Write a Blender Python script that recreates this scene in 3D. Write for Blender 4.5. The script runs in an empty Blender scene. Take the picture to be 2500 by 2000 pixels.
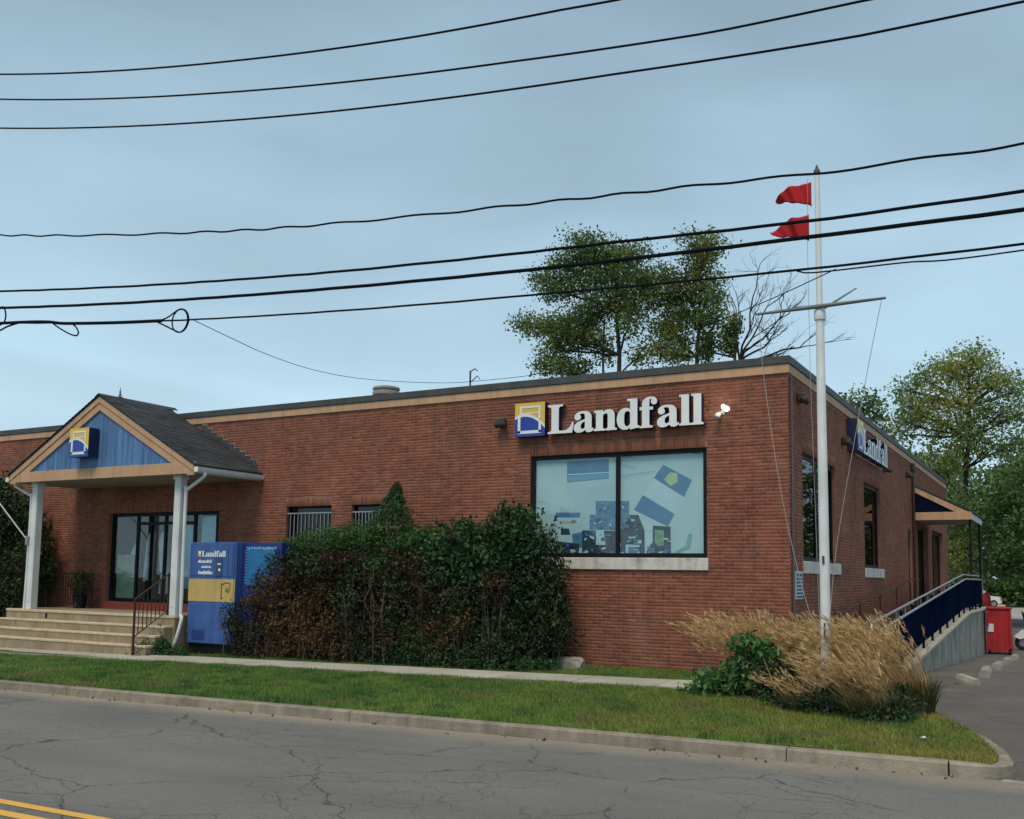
import bpy, bmesh, math, random
import numpy as np
from mathutils import Vector, Matrix, noise
random.seed(7); rng = np.random.default_rng(7)
S = bpy.context.scene
COL = S.collection
PI = math.pi

# ------------------------------------------------------------------ camera
cam_d = bpy.data.cameras.new('camera'); cam = bpy.data.objects.new('camera', cam_d); COL.objects.link(cam)
S.camera = cam
CP = Vector((4.59939, -18.70406, 1.76869)); yaw, pitch, roll = -0.51552, 0.09761, 0.01443
f0 = Vector((math.sin(yaw)*math.cos(pitch), math.cos(yaw)*math.cos(pitch), math.sin(pitch)))
r0 = Vector((math.cos(yaw), -math.sin(yaw), 0)); u0 = r0.cross(f0)
rr = r0*math.cos(roll)+u0*math.sin(roll); uu = -r0*math.sin(roll)+u0*math.cos(roll)
M = Matrix((rr, uu, -f0)).transposed().to_4x4(); M.translation = CP
cam.matrix_world = M
cam_d.sensor_width = 36; cam_d.lens = 2414.46/2500*36; cam_d.shift_y = 169.43/2500
cam_d.clip_start = 0.1; cam_d.clip_end = 2000

# ------------------------------------------------------------------ sky and sun (overcast day)
W = bpy.data.worlds.new('World'); S.world = W; W.use_nodes = True
nt = W.node_tree; N = nt.nodes; Lk = nt.links; N.clear()
SUN_EL, SUN_AZ = math.radians(60), math.radians(175)      # azimuth measured clockwise from +Y
def wn(t, **k):
    n = N.new(t)
    for a, b in k.items(): setattr(n, a, b)
    return n
sky = wn('ShaderNodeTexSky', sky_type='NISHITA', sun_disc=False, sun_elevation=SUN_EL, sun_rotation=SUN_AZ)
tc = wn('ShaderNodeTexCoord'); sep = wn('ShaderNodeSeparateXYZ'); Lk.new(tc.outputs['Generated'], sep.inputs[0])
grad = wn('ShaderNodeValToRGB')
e = grad.color_ramp.elements
e[0].position = 0.0; e[0].color = (0.40, 0.555, 0.64, 1)
e[1].position = 0.62; e[1].color = (0.165, 0.235, 0.29, 1)
x = e.new(0.22); x.color = (0.30, 0.425, 0.51, 1)
x = e.new(0.40); x.color = (0.215, 0.31, 0.38, 1)
Lk.new(sep.outputs['Z'], grad.inputs[0])
mp = wn('ShaderNodeMapping'); mp.inputs['Scale'].default_value = (1.0, 0.8, 3.0); mp.inputs['Rotation'].default_value = (0.25, 0.15, 0.4)
Lk.new(tc.outputs['Generated'], mp.inputs[0])
cn = wn('ShaderNodeTexNoise'); cn.inputs['Scale'].default_value = 2.9; cn.inputs['Detail'].default_value = 7; cn.inputs['Roughness'].default_value = 0.45
cn.inputs['Distortion'].default_value = 0.3
Lk.new(mp.outputs[0], cn.inputs['Vector'])
cr = wn('ShaderNodeMapRange'); cr.inputs[1].default_value = 0.32; cr.inputs[2].default_value = 0.70; cr.inputs[3].default_value = 0.87; cr.inputs[4].default_value = 1.13
Lk.new(cn.outputs['Fac'], cr.inputs[0])
mul = wn('ShaderNodeVectorMath', operation='SCALE'); Lk.new(grad.outputs[0], mul.inputs[0]); Lk.new(cr.outputs[0], mul.inputs['Scale'])
mul2 = wn('ShaderNodeVectorMath', operation='SCALE'); Lk.new(mul.outputs[0], mul2.inputs[0]); mul2.inputs['Scale'].default_value = 10.0
mix = wn('ShaderNodeMix', data_type='RGBA'); mix.inputs[0].default_value = 0.06
Lk.new(mul2.outputs[0], mix.inputs[6]); Lk.new(sky.outputs[0], mix.inputs[7])
bg = wn('ShaderNodeBackground'); bg.inputs[1].default_value = 0.1; Lk.new(mix.outputs[2], bg.inputs[0])
wo = wn('ShaderNodeOutputWorld'); Lk.new(bg.outputs[0], wo.inputs[0])
sd = bpy.data.lights.new('sun', 'SUN'); sd.energy = 1.5; sd.angle = math.radians(24); sd.color = (1.0, 0.86, 0.68)
so = bpy.data.objects.new('sun', sd); COL.objects.link(so)
dvec = Vector((math.sin(SUN_AZ)*math.cos(SUN_EL), math.cos(SUN_AZ)*math.cos(SUN_EL), math.sin(SUN_EL)))
so.rotation_euler = dvec.to_track_quat('Z', 'Y').to_euler(); so.location = (0, -10, 30)
S.view_settings.view_transform = 'Standard'; S.view_settings.look = 'None'
S.view_settings.exposure = 0.72; S.view_settings.gamma = 1.0; S.view_settings.use_curve_mapping = False

# ------------------------------------------------------------------ materials
def mat(name, col, rough=0.8, col2=None, scale=3.0, detail=5, bump=0.0, bscale=None, island=0.0, objrand=0.0, metal=0.0, spec=0.4, stretch=(1,1,1), lo=0.35, hi=0.65, emit=0, transl=0.0, streak=0.0):
    """Principled material: base colour mixed by noise, optional per-piece variation, grain bump and rain streaks."""
    m = bpy.data.materials.new(name); m.use_nodes = True
    t = m.node_tree; n = t.nodes; l = t.links
    b = n['Principled BSDF']; b.inputs['Roughness'].default_value = rough; b.inputs['Metallic'].default_value = metal
    b.inputs['Specular IOR Level'].default_value = spec
    c = n.new('ShaderNodeTexCoord'); mp = n.new('ShaderNodeMapping'); mp.inputs['Scale'].default_value = stretch
    gp = n.new('ShaderNodeNewGeometry'); l.new(gp.outputs['Position'], mp.inputs[0])
    rgb = n.new('ShaderNodeRGB'); rgb.outputs[0].default_value = (*col, 1); out = rgb.outputs[0]
    if col2 is not None:
        nz = n.new('ShaderNodeTexNoise'); nz.inputs['Scale'].default_value = scale; nz.inputs['Detail'].default_value = detail; nz.inputs['Roughness'].default_value = 0.6
        l.new(mp.outputs[0], nz.inputs['Vector'])
        mr = n.new('ShaderNodeMapRange'); mr.inputs[1].default_value = lo; mr.inputs[2].default_value = hi
        l.new(nz.outputs['Fac'], mr.inputs[0])
        mx = n.new('ShaderNodeMix'); mx.data_type = 'RGBA'; l.new(mr.outputs[0], mx.inputs[0])
        l.new(out, mx.inputs[6]); mx.inputs[7].default_value = (*col2, 1); out = mx.outputs[2]
    if streak:
        mp2 = n.new('ShaderNodeMapping'); mp2.inputs['Scale'].default_value = (5, 5, 0.35); l.new(gp.outputs['Position'], mp2.inputs[0])
        nz = n.new('ShaderNodeTexNoise'); nz.inputs['Scale'].default_value = 1.6; nz.inputs['Detail'].default_value = 6; l.new(mp2.outputs[0], nz.inputs['Vector'])
        mr = n.new('ShaderNodeMapRange'); mr.inputs[1].default_value = 0.42; mr.inputs[2].default_value = 0.72; mr.inputs[3].default_value = 1.0; mr.inputs[4].default_value = 1.0-streak
        l.new(nz.outputs['Fac'], mr.inputs[0])
        vs = n.new('ShaderNodeVectorMath'); vs.operation = 'SCALE'; l.new(out, vs.inputs[0]); l.new(mr.outputs[0], vs.inputs['Scale']); out = vs.outputs[0]
    if island or objrand:
        v = None
        if island:
            g = n.new('ShaderNodeNewGeometry'); v = g.outputs['Random Per Island']; amp = island
        if objrand:
            oi = n.new('ShaderNodeObjectInfo'); amp = objrand
            if v is not None:
                ad = n.new('ShaderNodeMath'); ad.operation = 'ADD'; l.new(v, ad.inputs[0]); l.new(oi.outputs['Random'], ad.inputs[1])
                fr = n.new('ShaderNodeMath'); fr.operation = 'FRACT'; l.new(ad.outputs[0], fr.inputs[0]); v = fr.outputs[0]
            else: v = oi.outputs['Random']
        mr = n.new('ShaderNodeMapRange'); mr.inputs[3].default_value = 1-amp; mr.inputs[4].default_value = 1+amp; l.new(v, mr.inputs[0])
        vs = n.new('ShaderNodeVectorMath'); vs.operation = 'SCALE'; l.new(out, vs.inputs[0]); l.new(mr.outputs[0], vs.inputs['Scale']); out = vs.outputs[0]
    l.new(out, b.inputs['Base Color'])
    if bump:
        nb = n.new('ShaderNodeTexNoise'); nb.inputs['Scale'].default_value = bscale or scale*8; nb.inputs['Detail'].default_value = 4
        l.new(mp.outputs[0], nb.inputs['Vector'])
        bu = n.new('ShaderNodeBump'); bu.inputs['Strength'].default_value = bump; bu.inputs['Distance'].default_value = 0.02
        l.new(nb.outputs['Fac'], bu.inputs['Height']); l.new(bu.outputs[0], b.inputs['Normal'])
    if emit:
        b.inputs['Emission Color'].default_value = (*col, 1); b.inputs['Emission Strength'].default_value = emit
    if transl:
        tr = n.new('ShaderNodeBsdfTranslucent'); l.new(out, tr.inputs[0])
        ms = n.new('ShaderNodeMixShader'); ms.inputs[0].default_value = transl
        l.new(b.outputs[0], ms.inputs[1]); l.new(tr.outputs[0], ms.inputs[2])
        l.new(ms.outputs[0], n['Material Output'].inputs[0])
    return m
def glass_mat(name, tint=(0.90, 0.96, 0.96), refl=0.04, k=0.9):
    m = bpy.data.materials.new(name); m.use_nodes = True; t = m.node_tree; n = t.nodes; l = t.links; n.clear()
    o = n.new('ShaderNodeOutputMaterial'); tr = n.new('ShaderNodeBsdfTransparent'); tr.inputs[0].default_value = (*tint, 1)
    g = n.new('ShaderNodeBsdfGlossy'); g.inputs['Roughness'].default_value = 0.015
    lw = n.new('ShaderNodeLayerWeight'); fz = n.new('ShaderNodeMath'); fz.operation = 'POWER'; fz.inputs[1].default_value = 5.0; l.new(lw.outputs['Facing'], fz.inputs[0])
    ad = n.new('ShaderNodeMath'); ad.operation = 'MULTIPLY_ADD'; l.new(fz.outputs[0], ad.inputs[0]); ad.inputs[1].default_value = k; ad.inputs[2].default_value = refl; ad.use_clamp = True
    c = n.new('ShaderNodeTexCoord'); nz = n.new('ShaderNodeTexNoise'); nz.inputs['Scale'].default_value = 0.8; l.new(c.outputs['Object'], nz.inputs['Vector'])
    bu = n.new('ShaderNodeBump'); bu.inputs['Strength'].default_value = 0.06; bu.inputs['Distance'].default_value = 0.05; l.new(nz.outputs['Fac'], bu.inputs['Height']); l.new(bu.outputs[0], g.inputs['Normal'])
    ms = n.new('ShaderNodeMixShader'); l.new(ad.outputs[0], ms.inputs[0]); l.new(tr.outputs[0], ms.inputs[1]); l.new(g.outputs[0], ms.inputs[2])
    l.new(ms.outputs[0], o.inputs[0]); return m

# ------------------------------------------------------------------ mesh helpers
def npmesh(name, V, F, mats, smooth=False, mi=None):
    """mesh from numpy verts (n,3) and equal-sized faces (m,k)"""
    V = np.asarray(V, dtype=np.float32); F = np.asarray(F, dtype=np.int32); k = F.shape[1]
    me = bpy.data.meshes.new(name); me.vertices.add(len(V)); me.vertices.foreach_set('co', V.ravel())
    me.loops.add(F.size); me.loops.foreach_set('vertex_index', F.ravel())
    me.polygons.add(len(F)); me.polygons.foreach_set('loop_start', np.arange(0, F.size, k, dtype=np.int32))
    me.polygons.foreach_set('loop_total', np.full(len(F), k, dtype=np.int32))
    if mi is not None: me.polygons.foreach_set('material_index', np.asarray(mi, dtype=np.int32))
    me.update(calc_edges=True)
    if smooth: me.polygons.foreach_set('use_smooth', np.ones(len(F), dtype=bool))
    for m in (mats if isinstance(mats, (list, tuple)) else [mats]): me.materials.append(m)
    return me
BASE = {}
def link(name, me, parent=None):
    o = bpy.data.objects.new(name, me); COL.objects.link(o)
    if parent is not None: o.parent = parent
    return o
def base_of(p):
    return BASE.get(p.name, Vector((0, 0, 0))) if p is not None else Vector((0, 0, 0))
def tag(o, label=None, cat=None, group=None, kind=None):
    if label: o['label'] = label
    if cat: o['category'] = cat
    if group: o['group'] = group
    if kind: o['kind'] = kind
    return o
def thing(name, label, cat, loc=(0, 0, 0), group=None):
    o = bpy.data.objects.new(name, None); COL.objects.link(o); o.location = loc; o.empty_display_size = 0.2
    BASE[o.name] = Vector(loc); tag(o, label, cat, group); return o
class MB:
    """collects shapes in world coordinates, builds ONE mesh object"""
    def __init__(s): s.v = []; s.f = []; s.m = []
    def add(s, vs, fs, mi=0):
        k = len(s.v); s.v += [tuple(v) for v in vs]; s.f += [tuple(i+k for i in f) for f in fs]; s.m += [mi]*len(fs); return s
    def box(s, x0, x1, y0, y1, z0, z1, mi=0):
        return s.add([(x0,y0,z0),(x1,y0,z0),(x1,y1,z0),(x0,y1,z0),(x0,y0,z1),(x1,y0,z1),(x1,y1,z1),(x0,y1,z1)],
                     [(0,3,2,1),(4,5,6,7),(0,1,5,4),(1,2,6,5),(2,3,7,6),(3,0,4,7)], mi)
    def bev(s, x0, x1, y0, y1, z0, z1, b=0.01, mi=0):
        """box with chamfered edges"""
        vs = []; idx = {}
        for ix in (0,1):
            for iy in (0,1):
                for iz in (0,1):
                    X = (x0,x1)[ix]; Y = (y0,y1)[iy]; Z = (z0,z1)[iz]; dx = b*(1-2*ix); dy = b*(1-2*iy); dz = b*(1-2*iz)
                    for a, p in (('x',(X,Y+dy,Z+dz)),('y',(X+dx,Y,Z+dz)),('z',(X+dx,Y+dy,Z))):
                        idx[(ix,iy,iz,a)] = len(vs); vs.append(p)
        g = lambda *k: idx[k]; fs = []
        for i in (0,1):
            q = [(0,0),(1,0),(1,1),(0,1)]
            fs.append([g(i,a,c,'x') for a,c in q]); fs.append([g(a,i,c,'y') for a,c in q]); fs.append([g(a,c,i,'z') for a,c in q])
        for a in (0,1):
            for c in (0,1):
                fs.append([g(0,a,c,'y'),g(1,a,c,'y'),g(1,a,c,'z'),g(0,a,c,'z')])
                fs.append([g(a,0,c,'x'),g(a,1,c,'x'),g(a,1,c,'z'),g(a,0,c,'z')])
                fs.append([g(a,c,0,'x'),g(a,c,1,'x'),g(a,c,1,'y'),g(a,c,0,'y')])
                for d in (0,1): fs.append([g(a,c,d,'x'),g(a,c,d,'y'),g(a,c,d,'z')])
        return s.add(vs, fs, mi)
    def prism(s, poly, d, mi=0):
        """poly: list of 3D points (planar), extruded by vector d"""
        n = len(poly); d = Vector(d); p = [Vector(q) for q in poly]
        return s.add(p+[q+d for q in p], [tuple(range(n))[::-1], tuple(range(n, 2*n))]+[(i,(i+1)%n,(i+1)%n+n,i+n) for i in range(n)], mi)
    def tube(s, pts, r, k=8, mi=0, cap=True):
        pts = [Vector(p) for p in pts]; n = len(pts)
        rs = r if isinstance(r, (list, tuple)) else [r]*n
        rings = []; up = None
        for i in range(n):
            t = (pts[min(i+1,n-1)]-pts[max(i-1,0)]).normalized()
            if up is None: up = t.orthogonal().normalized()
            up = (up-t*up.dot(t)).normalized(); w = t.cross(up)
            rings.append([pts[i]+(up*math.cos(2*PI*j/k)+w*math.sin(2*PI*j/k))*rs[i] for j in range(k)])
        vs = [q for ring in rings for q in ring]
        fs = [(i*k+j, i*k+(j+1)%k, (i+1)*k+(j+1)%k, (i+1)*k+j) for i in range(n-1) for j in range(k)]
        if cap: fs += [tuple(range(k))[::-1], tuple(range((n-1)*k, n*k))]
        return s.add(vs, fs, mi)
    def lathe(s, prof, c, k=24, mi=0, axis='z'):
        """prof: (radius, height) pairs about an axis through c"""
        vs = []
        for r_, h in prof:
            for j in range(k):
                a = 2*PI*j/k; p = (r_*math.cos(a), r_*math.sin(a), h)
                if axis == 'x': p = (h, p[0], p[1])
                if axis == 'y': p = (p[0], h, p[1])
                vs.append((c[0]+p[0], c[1]+p[1], c[2]+p[2]))
        n = len(prof); fs = [(i*k+j, i*k+(j+1)%k, (i+1)*k+(j+1)%k, (i+1)*k+j) for i in range(n-1) for j in range(k)]
        fs += [tuple(range(k))[::-1], tuple(range((n-1)*k, n*k))]
        return s.add(vs, fs, mi)
    def build(s, name, mats, parent=None, smooth=False, label=None, kind=None):
        b = base_of(parent)
        me = bpy.data.meshes.new(name)
        me.from_pydata([(v[0]-b.x, v[1]-b.y, v[2]-b.z) for v in s.v], [], s.f)
        for m in (mats if isinstance(mats, (list, tuple)) else [mats]): me.materials.append(m)
        me.polygons.foreach_set('material_index', s.m)
        bm = bmesh.new(); bm.from_mesh(me); bmesh.ops.recalc_face_normals(bm, faces=bm.faces); bm.to_mesh(me); bm.free()
        if smooth:
            me.polygons.foreach_set('use_smooth', [True]*len(me.polygons)); me.set_sharp_from_angle(angle=math.radians(40))
        o = link(name, me, parent); BASE[o.name] = b
        if label: o['label'] = label
        if kind: o['kind'] = kind
        return o
def cr_spline(P, n=8):
    P = [Vector(p) for p in P]; Q = [2*P[0]-P[1]]+P+[2*P[-1]-P[-2]]; out = []
    for i in range(1, len(Q)-2):
        for j in range(n):
            t = j/n; a, b, c, d = Q[i-1:i+3]
            out.append(0.5*((2*b)+(c-a)*t+(2*a-5*b+4*c-d)*t*t+(3*b-a-3*c+d)*t**3))
    return out+[P[-1]]

# ------------------------------------------------------------------ palette
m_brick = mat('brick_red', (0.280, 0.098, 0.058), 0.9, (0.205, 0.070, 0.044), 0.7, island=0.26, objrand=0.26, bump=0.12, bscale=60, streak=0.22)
def weather(m):
    """pale bloom, dark runs and a grimy foot on brickwork, by position on the wall"""
    t = m.node_tree; n = t.nodes; l = t.links; b = n['Principled BSDF']; out = b.inputs['Base Color'].links[0].from_socket
    g = n.new('ShaderNodeNewGeometry'); sp = n.new('ShaderNodeSeparateXYZ'); l.new(g.outputs['Position'], sp.inputs[0])
    def nf(sc, lo, hi, st=(1, 1, 1), det=5):
        q = n.new('ShaderNodeMapping'); q.inputs['Scale'].default_value = st; l.new(g.outputs['Position'], q.inputs[0])
        z = n.new('ShaderNodeTexNoise'); z.inputs['Scale'].default_value = sc; z.inputs['Detail'].default_value = det; l.new(q.outputs[0], z.inputs['Vector'])
        r = n.new('ShaderNodeMapRange'); r.inputs[1].default_value = lo; r.inputs[2].default_value = hi; l.new(z.outputs['Fac'], r.inputs[0]); return r.outputs[0]
    def mul(a, c):
        q = n.new('ShaderNodeMath'); q.operation = 'MULTIPLY'; l.new(a, q.inputs[0])
        if isinstance(c, float): q.inputs[1].default_value = c
        else: l.new(c, q.inputs[1])
        return q.outputs[0]
    def mx(f, c):
        nonlocal out
        x = n.new('ShaderNodeMix'); x.data_type = 'RGBA'; l.new(f, x.inputs[0]); l.new(out, x.inputs[6]); x.inputs[7].default_value = (*c, 1); out = x.outputs[2]
    def band(lo, hi):
        r = n.new('ShaderNodeMapRange'); r.inputs[1].default_value = lo; r.inputs[2].default_value = hi; l.new(sp.outputs['Z'], r.inputs[0]); return r.outputs[0]
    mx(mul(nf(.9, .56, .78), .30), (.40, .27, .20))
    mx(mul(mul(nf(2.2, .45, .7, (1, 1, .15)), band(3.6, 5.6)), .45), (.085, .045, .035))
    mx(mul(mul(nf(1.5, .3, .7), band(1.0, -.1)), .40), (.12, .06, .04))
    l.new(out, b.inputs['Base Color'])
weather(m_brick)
m_mortar = mat('mortar', (0.30, 0.160, 0.115), 0.95, (0.20, 0.105, 0.078), 2.0, bump=0.4, bscale=60)
m_coping = mat('coping_metal', (0.075, 0.08, 0.085), 0.6, (0.05, 0.055, 0.06), 2, streak=0.2)
m_tan = mat('tan_trim', (0.56, 0.345, 0.21), 0.7, (0.48, 0.30, 0.19), 1.5, bump=0.1, streak=0.18)
m_black = mat('black_frame', (0.008, 0.009, 0.012), 0.55, spec=0.2)
m_glass = glass_mat('window_glass', refl=0.045)
m_glass_door = glass_mat('door_glass', refl=0.07, k=0.9)
m_glass_dark = glass_mat('tinted_glass', (0.30, 0.36, 0.37), 0.05, 0.6)
m_sill = mat('limestone_sill', (0.62, 0.60, 0.56), 0.85, (0.40, 0.38, 0.34), 3.5, bump=0.3, lo=0.5, hi=0.75, streak=0.25)
m_white = mat('white_paint', (0.74, 0.77, 0.77), 0.5, (0.62, 0.65, 0.65), 2.0, streak=0.10)
m_letter = mat('letter_face', (0.80, 0.84, 0.86), 0.45, (0.70, 0.75, 0.78), 3)
m_navy = mat('navy_return', (0.012, 0.018, 0.07), 0.4)
m_blue = mat('logo_blue', (0.02, 0.055, 0.34), 0.4, (0.025, 0.07, 0.36), 2)
m_yellow = mat('logo_yellow', (0.78, 0.50, 0.06), 0.4, (0.70, 0.47, 0.08), 2)
m_board = mat('blue_boards', (0.105, 0.225, 0.45), 0.65, (0.075, 0.17, 0.37), 1.2, objrand=0.16, bump=0.15, stretch=(6, 6, 0.6), streak=0.35)
m_shingle = mat('asphalt_shingle', (0.050, 0.056, 0.062), 0.95, (0.034, 0.040, 0.044), 1.0, island=0.35, bump=0.4, bscale=90)
m_nosing = mat('nosing_concrete', (0.60, 0.50, 0.36), 0.9, (0.46, 0.38, 0.27), 3, bump=0.2)
m_step = mat('step_concrete', (0.37, 0.285, 0.18), 0.9, (0.25, 0.20, 0.13), 2.2, bump=0.3, streak=0.25)
m_conc = mat('concrete', (0.42, 0.40, 0.34), 0.92, (0.25, 0.24, 0.205), 1.5, bump=0.35, bscale=25, streak=0.5)
m_walk = mat('sidewalk_concrete', (0.44, 0.42, 0.36), 0.92, (0.35, 0.335, 0.28), 1.2, objrand=0.08, bump=0.25, bscale=40)
m_kerb = mat('kerb_concrete', (0.34, 0.30, 0.24), 0.92, (0.16, 0.14, 0.11), 2.6, objrand=0.08, bump=0.5, bscale=30, lo=.3, hi=.75, streak=.25)
m_steel = mat('galvanised_rail', (0.42, 0.43, 0.44), 0.42, (0.30, 0.31, 0.32), 6, metal=0.6)
m_navypanel = mat('navy_panel', (0.007, 0.013, 0.040), 0.95, (0.005, 0.009, 0.028), 1.2, objrand=0.12, spec=0.0)
m_brownrail = mat('brown_rail', (0.045, 0.022, 0.018), 0.6)
m_wire = mat('wire_black', (0.006, 0.008, 0.012), 0.8, spec=0.1)
m_soffit = mat('soffit', (0.30, 0.29, 0.27), 0.8, (0.24, 0.23, 0.21), 1)
m_red = mat('pennant_red', (0.55, 0.018, 0.03), 0.8, (0.45, 0.015, 0.025), 2, transl=0.3)
m_room = mat('dark_interior', (0.05, 0.05, 0.05), 0.9)
m_lamp = mat('lamp_body', (0.05, 0.042, 0.038), 0.5)

# ------------------------------------------------------------------ terrain
def interp(x, xs, ys): return float(np.interp(x, xs, ys))
def G(x, y):
    return 0.012*max(-60.0, min(4.0, x)) + interp(y, [-7.35, -2.9, -0.2, 0.5], [-0.105, -0.05, -0.005, 0.0])
def LOT(y): return interp(y, [-7.6, -6.0, -2.0, 2.0, 18.0], [-0.205, -0.15, -0.06, -0.025, -0.63])
def ROAD(x, y):
    return 0.012*max(-60.0, min(4.0, x)) + interp(y, [-20.0, -19.7, -13.5, -7.5], [-0.26, -0.26, -0.135, -0.245])
def XR(y): return interp(y, [-7.4, -7.0, -6.6, -5.3, -3.7, -2.6, -2.5], [3.80, 3.86, 3.80, 3.52, 2.88, 2.15, 1.9])

def road_material(nm='asphalt', ca=(0.178, 0.174, 0.162), cb=(0.138, 0.136, 0.128), ns=0.35, sand=0.65):
    m = mat(nm, ca, 0.9, cb, ns, bump=0.35, bscale=110, lo=0.3, hi=0.7)
    t = m.node_tree; n = t.nodes; l = t.links; b = n['Principled BSDF']; src = b.inputs['Base Color'].links[0].from_socket
    c = n.new('ShaderNodeTexCoord')
    # fine aggregate speckle
    nz = n.new('ShaderNodeTexNoise'); nz.inputs['Scale'].default_value = 48; nz.inputs['Detail'].default_value = 6; nz.inputs['Roughness'].default_value = .75; l.new(c.outputs['Object'], nz.inputs['Vector'])
    mr = n.new('ShaderNodeMapRange'); mr.inputs[1].default_value = 0.3; mr.inputs[2].default_value = 0.7; mr.inputs[3].default_value = 0.66; mr.inputs[4].default_value = 1.32; l.new(nz.outputs['Fac'], mr.inputs[0])
    v1 = n.new('ShaderNodeVectorMath'); v1.operation = 'SCALE'; l.new(src, v1.inputs[0]); l.new(mr.outputs[0], v1.inputs['Scale'])
    out = v1.outputs[0]
    # wandering cracks at two sizes, broken up by noise
    for sc, wd, thr, st in ((0.42, 0.0045, 0.36, 0.8), (1.05, 0.005, 0.42, 0.6), (2.6, 0.011, 0.47, 0.5)):
        w1 = n.new('ShaderNodeTexNoise'); w1.inputs['Scale'].default_value = 2.2; w1.inputs['Detail'].default_value = 6; l.new(c.outputs['Object'], w1.inputs['Vector'])
        s1 = n.new('ShaderNodeVectorMath'); s1.operation = 'SCALE'; s1.inputs['Scale'].default_value = 0.55; l.new(w1.outputs['Color'], s1.inputs[0])
        a1 = n.new('ShaderNodeVectorMath'); l.new(c.outputs['Object'], a1.inputs[0]); l.new(s1.outputs[0], a1.inputs[1])
        mm = n.new('ShaderNodeMapping'); mm.inputs['Scale'].default_value = (0.8, 1.0, 0.0); l.new(a1.outputs[0], mm.inputs[0])
        vo = n.new('ShaderNodeTexVoronoi'); vo.feature = 'DISTANCE_TO_EDGE'; vo.inputs['Scale'].default_value = sc; l.new(mm.outputs[0], vo.inputs['Vector'])
        m2 = n.new('ShaderNodeMapRange'); m2.inputs[1].default_value = wd*0.4; m2.inputs[2].default_value = wd*1.4; m2.inputs[3].default_value = 1; m2.inputs[4].default_value = 0; l.new(vo.outputs['Distance'], m2.inputs[0])
        w2 = n.new('ShaderNodeTexNoise'); w2.inputs['Scale'].default_value = 0.5; w2.inputs['Detail'].default_value = 3; l.new(c.outputs['Object'], w2.inputs['Vector'])
        m3 = n.new('ShaderNodeMapRange'); m3.inputs[1].default_value = thr; m3.inputs[2].default_value = thr+0.06; l.new(w2.outputs['Fac'], m3.inputs[0])
        mu = n.new('ShaderNodeMath'); mu.operation = 'MULTIPLY'; l.new(m2.outputs[0], mu.inputs[0]); l.new(m3.outputs[0], mu.inputs[1])
        mu2 = n.new('ShaderNodeMath'); mu2.operation = 'MULTIPLY'; l.new(mu.outputs[0], mu2.inputs[0]); mu2.inputs[1].default_value = st
        mx = n.new('ShaderNodeMix'); mx.data_type = 'RGBA'; l.new(mu2.outputs[0], mx.inputs[0]); l.new(out, mx.inputs[6]); mx.inputs[7].default_value = (0.045, 0.045, 0.045, 1); out = mx.outputs[2]
    # sand washed against the kerb
    sp = n.new('ShaderNodeSeparateXYZ'); l.new(c.outputs['Object'], sp.inputs[0])
    nn = n.new('ShaderNodeTexNoise'); nn.inputs['Scale'].default_value = 1.3; nn.inputs['Detail'].default_value = 5; l.new(c.outputs['Object'], nn.inputs['Vector'])
    ma = n.new('ShaderNodeMath'); ma.operation = 'MULTIPLY_ADD'; l.new(nn.outputs['Fac'], ma.inputs[0]); ma.inputs[1].default_value = 0.9; l.new(sp.outputs['Y'], ma.inputs[2])
    mb = n.new('ShaderNodeMapRange'); mb.inputs[1].default_value = -7.85; mb.inputs[2].default_value = -7.05; l.new(ma.outputs[0], mb.inputs[0])
    mq = n.new('ShaderNodeMath'); mq.operation = 'MULTIPLY'; l.new(mb.outputs[0], mq.inputs[0]); mq.inputs[1].default_value = sand
    mx = n.new('ShaderNodeMix'); mx.data_type = 'RGBA'; l.new(mq.outputs[0], mx.inputs[0]); l.new(out, mx.inputs[6]); mx.inputs[7].default_value = (0.34, 0.285, 0.205, 1); out = mx.outputs[2]
    # faint lengthwise wheel wear
    mw = n.new('ShaderNodeMapping'); mw.inputs['Scale'].default_value = (0.05, 0.9, 0); l.new(c.outputs['Object'], mw.inputs[0])
    nw = n.new('ShaderNodeTexNoise'); nw.inputs['Scale'].default_value = 1.2; nw.inputs['Detail'].default_value = 4; l.new(mw.outputs[0], nw.inputs['Vector'])
    mr = n.new('ShaderNodeMapRange'); mr.inputs[1].default_value = 0.3; mr.inputs[2].default_value = 0.7; mr.inputs[3].default_value = 0.86; mr.inputs[4].default_value = 1.12; l.new(nw.outputs['Fac'], mr.inputs[0])
    v1 = n.new('ShaderNodeVectorMath'); v1.operation = 'SCALE'; l.new(out, v1.inputs[0]); l.new(mr.outputs[0], v1.inputs['Scale']); out = v1.outputs[0]
    l.new(out, b.inputs['Base Color']); return m
m_road = road_material()
m_lot = road_material('lot_asphalt', (0.15, 0.13, 0.112), (0.095, 0.088, 0.082), 0.9, 0.0)
m_lot2 = mat('lot_pale_grey', (0.40, 0.40, 0.39), 0.9, (0.33, 0.33, 0.32), 0.4)
m_earth = mat('earth', (0.10, 0.085, 0.05), 0.95, (0.07, 0.09, 0.03), 1.5, bump=0.5)

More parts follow.
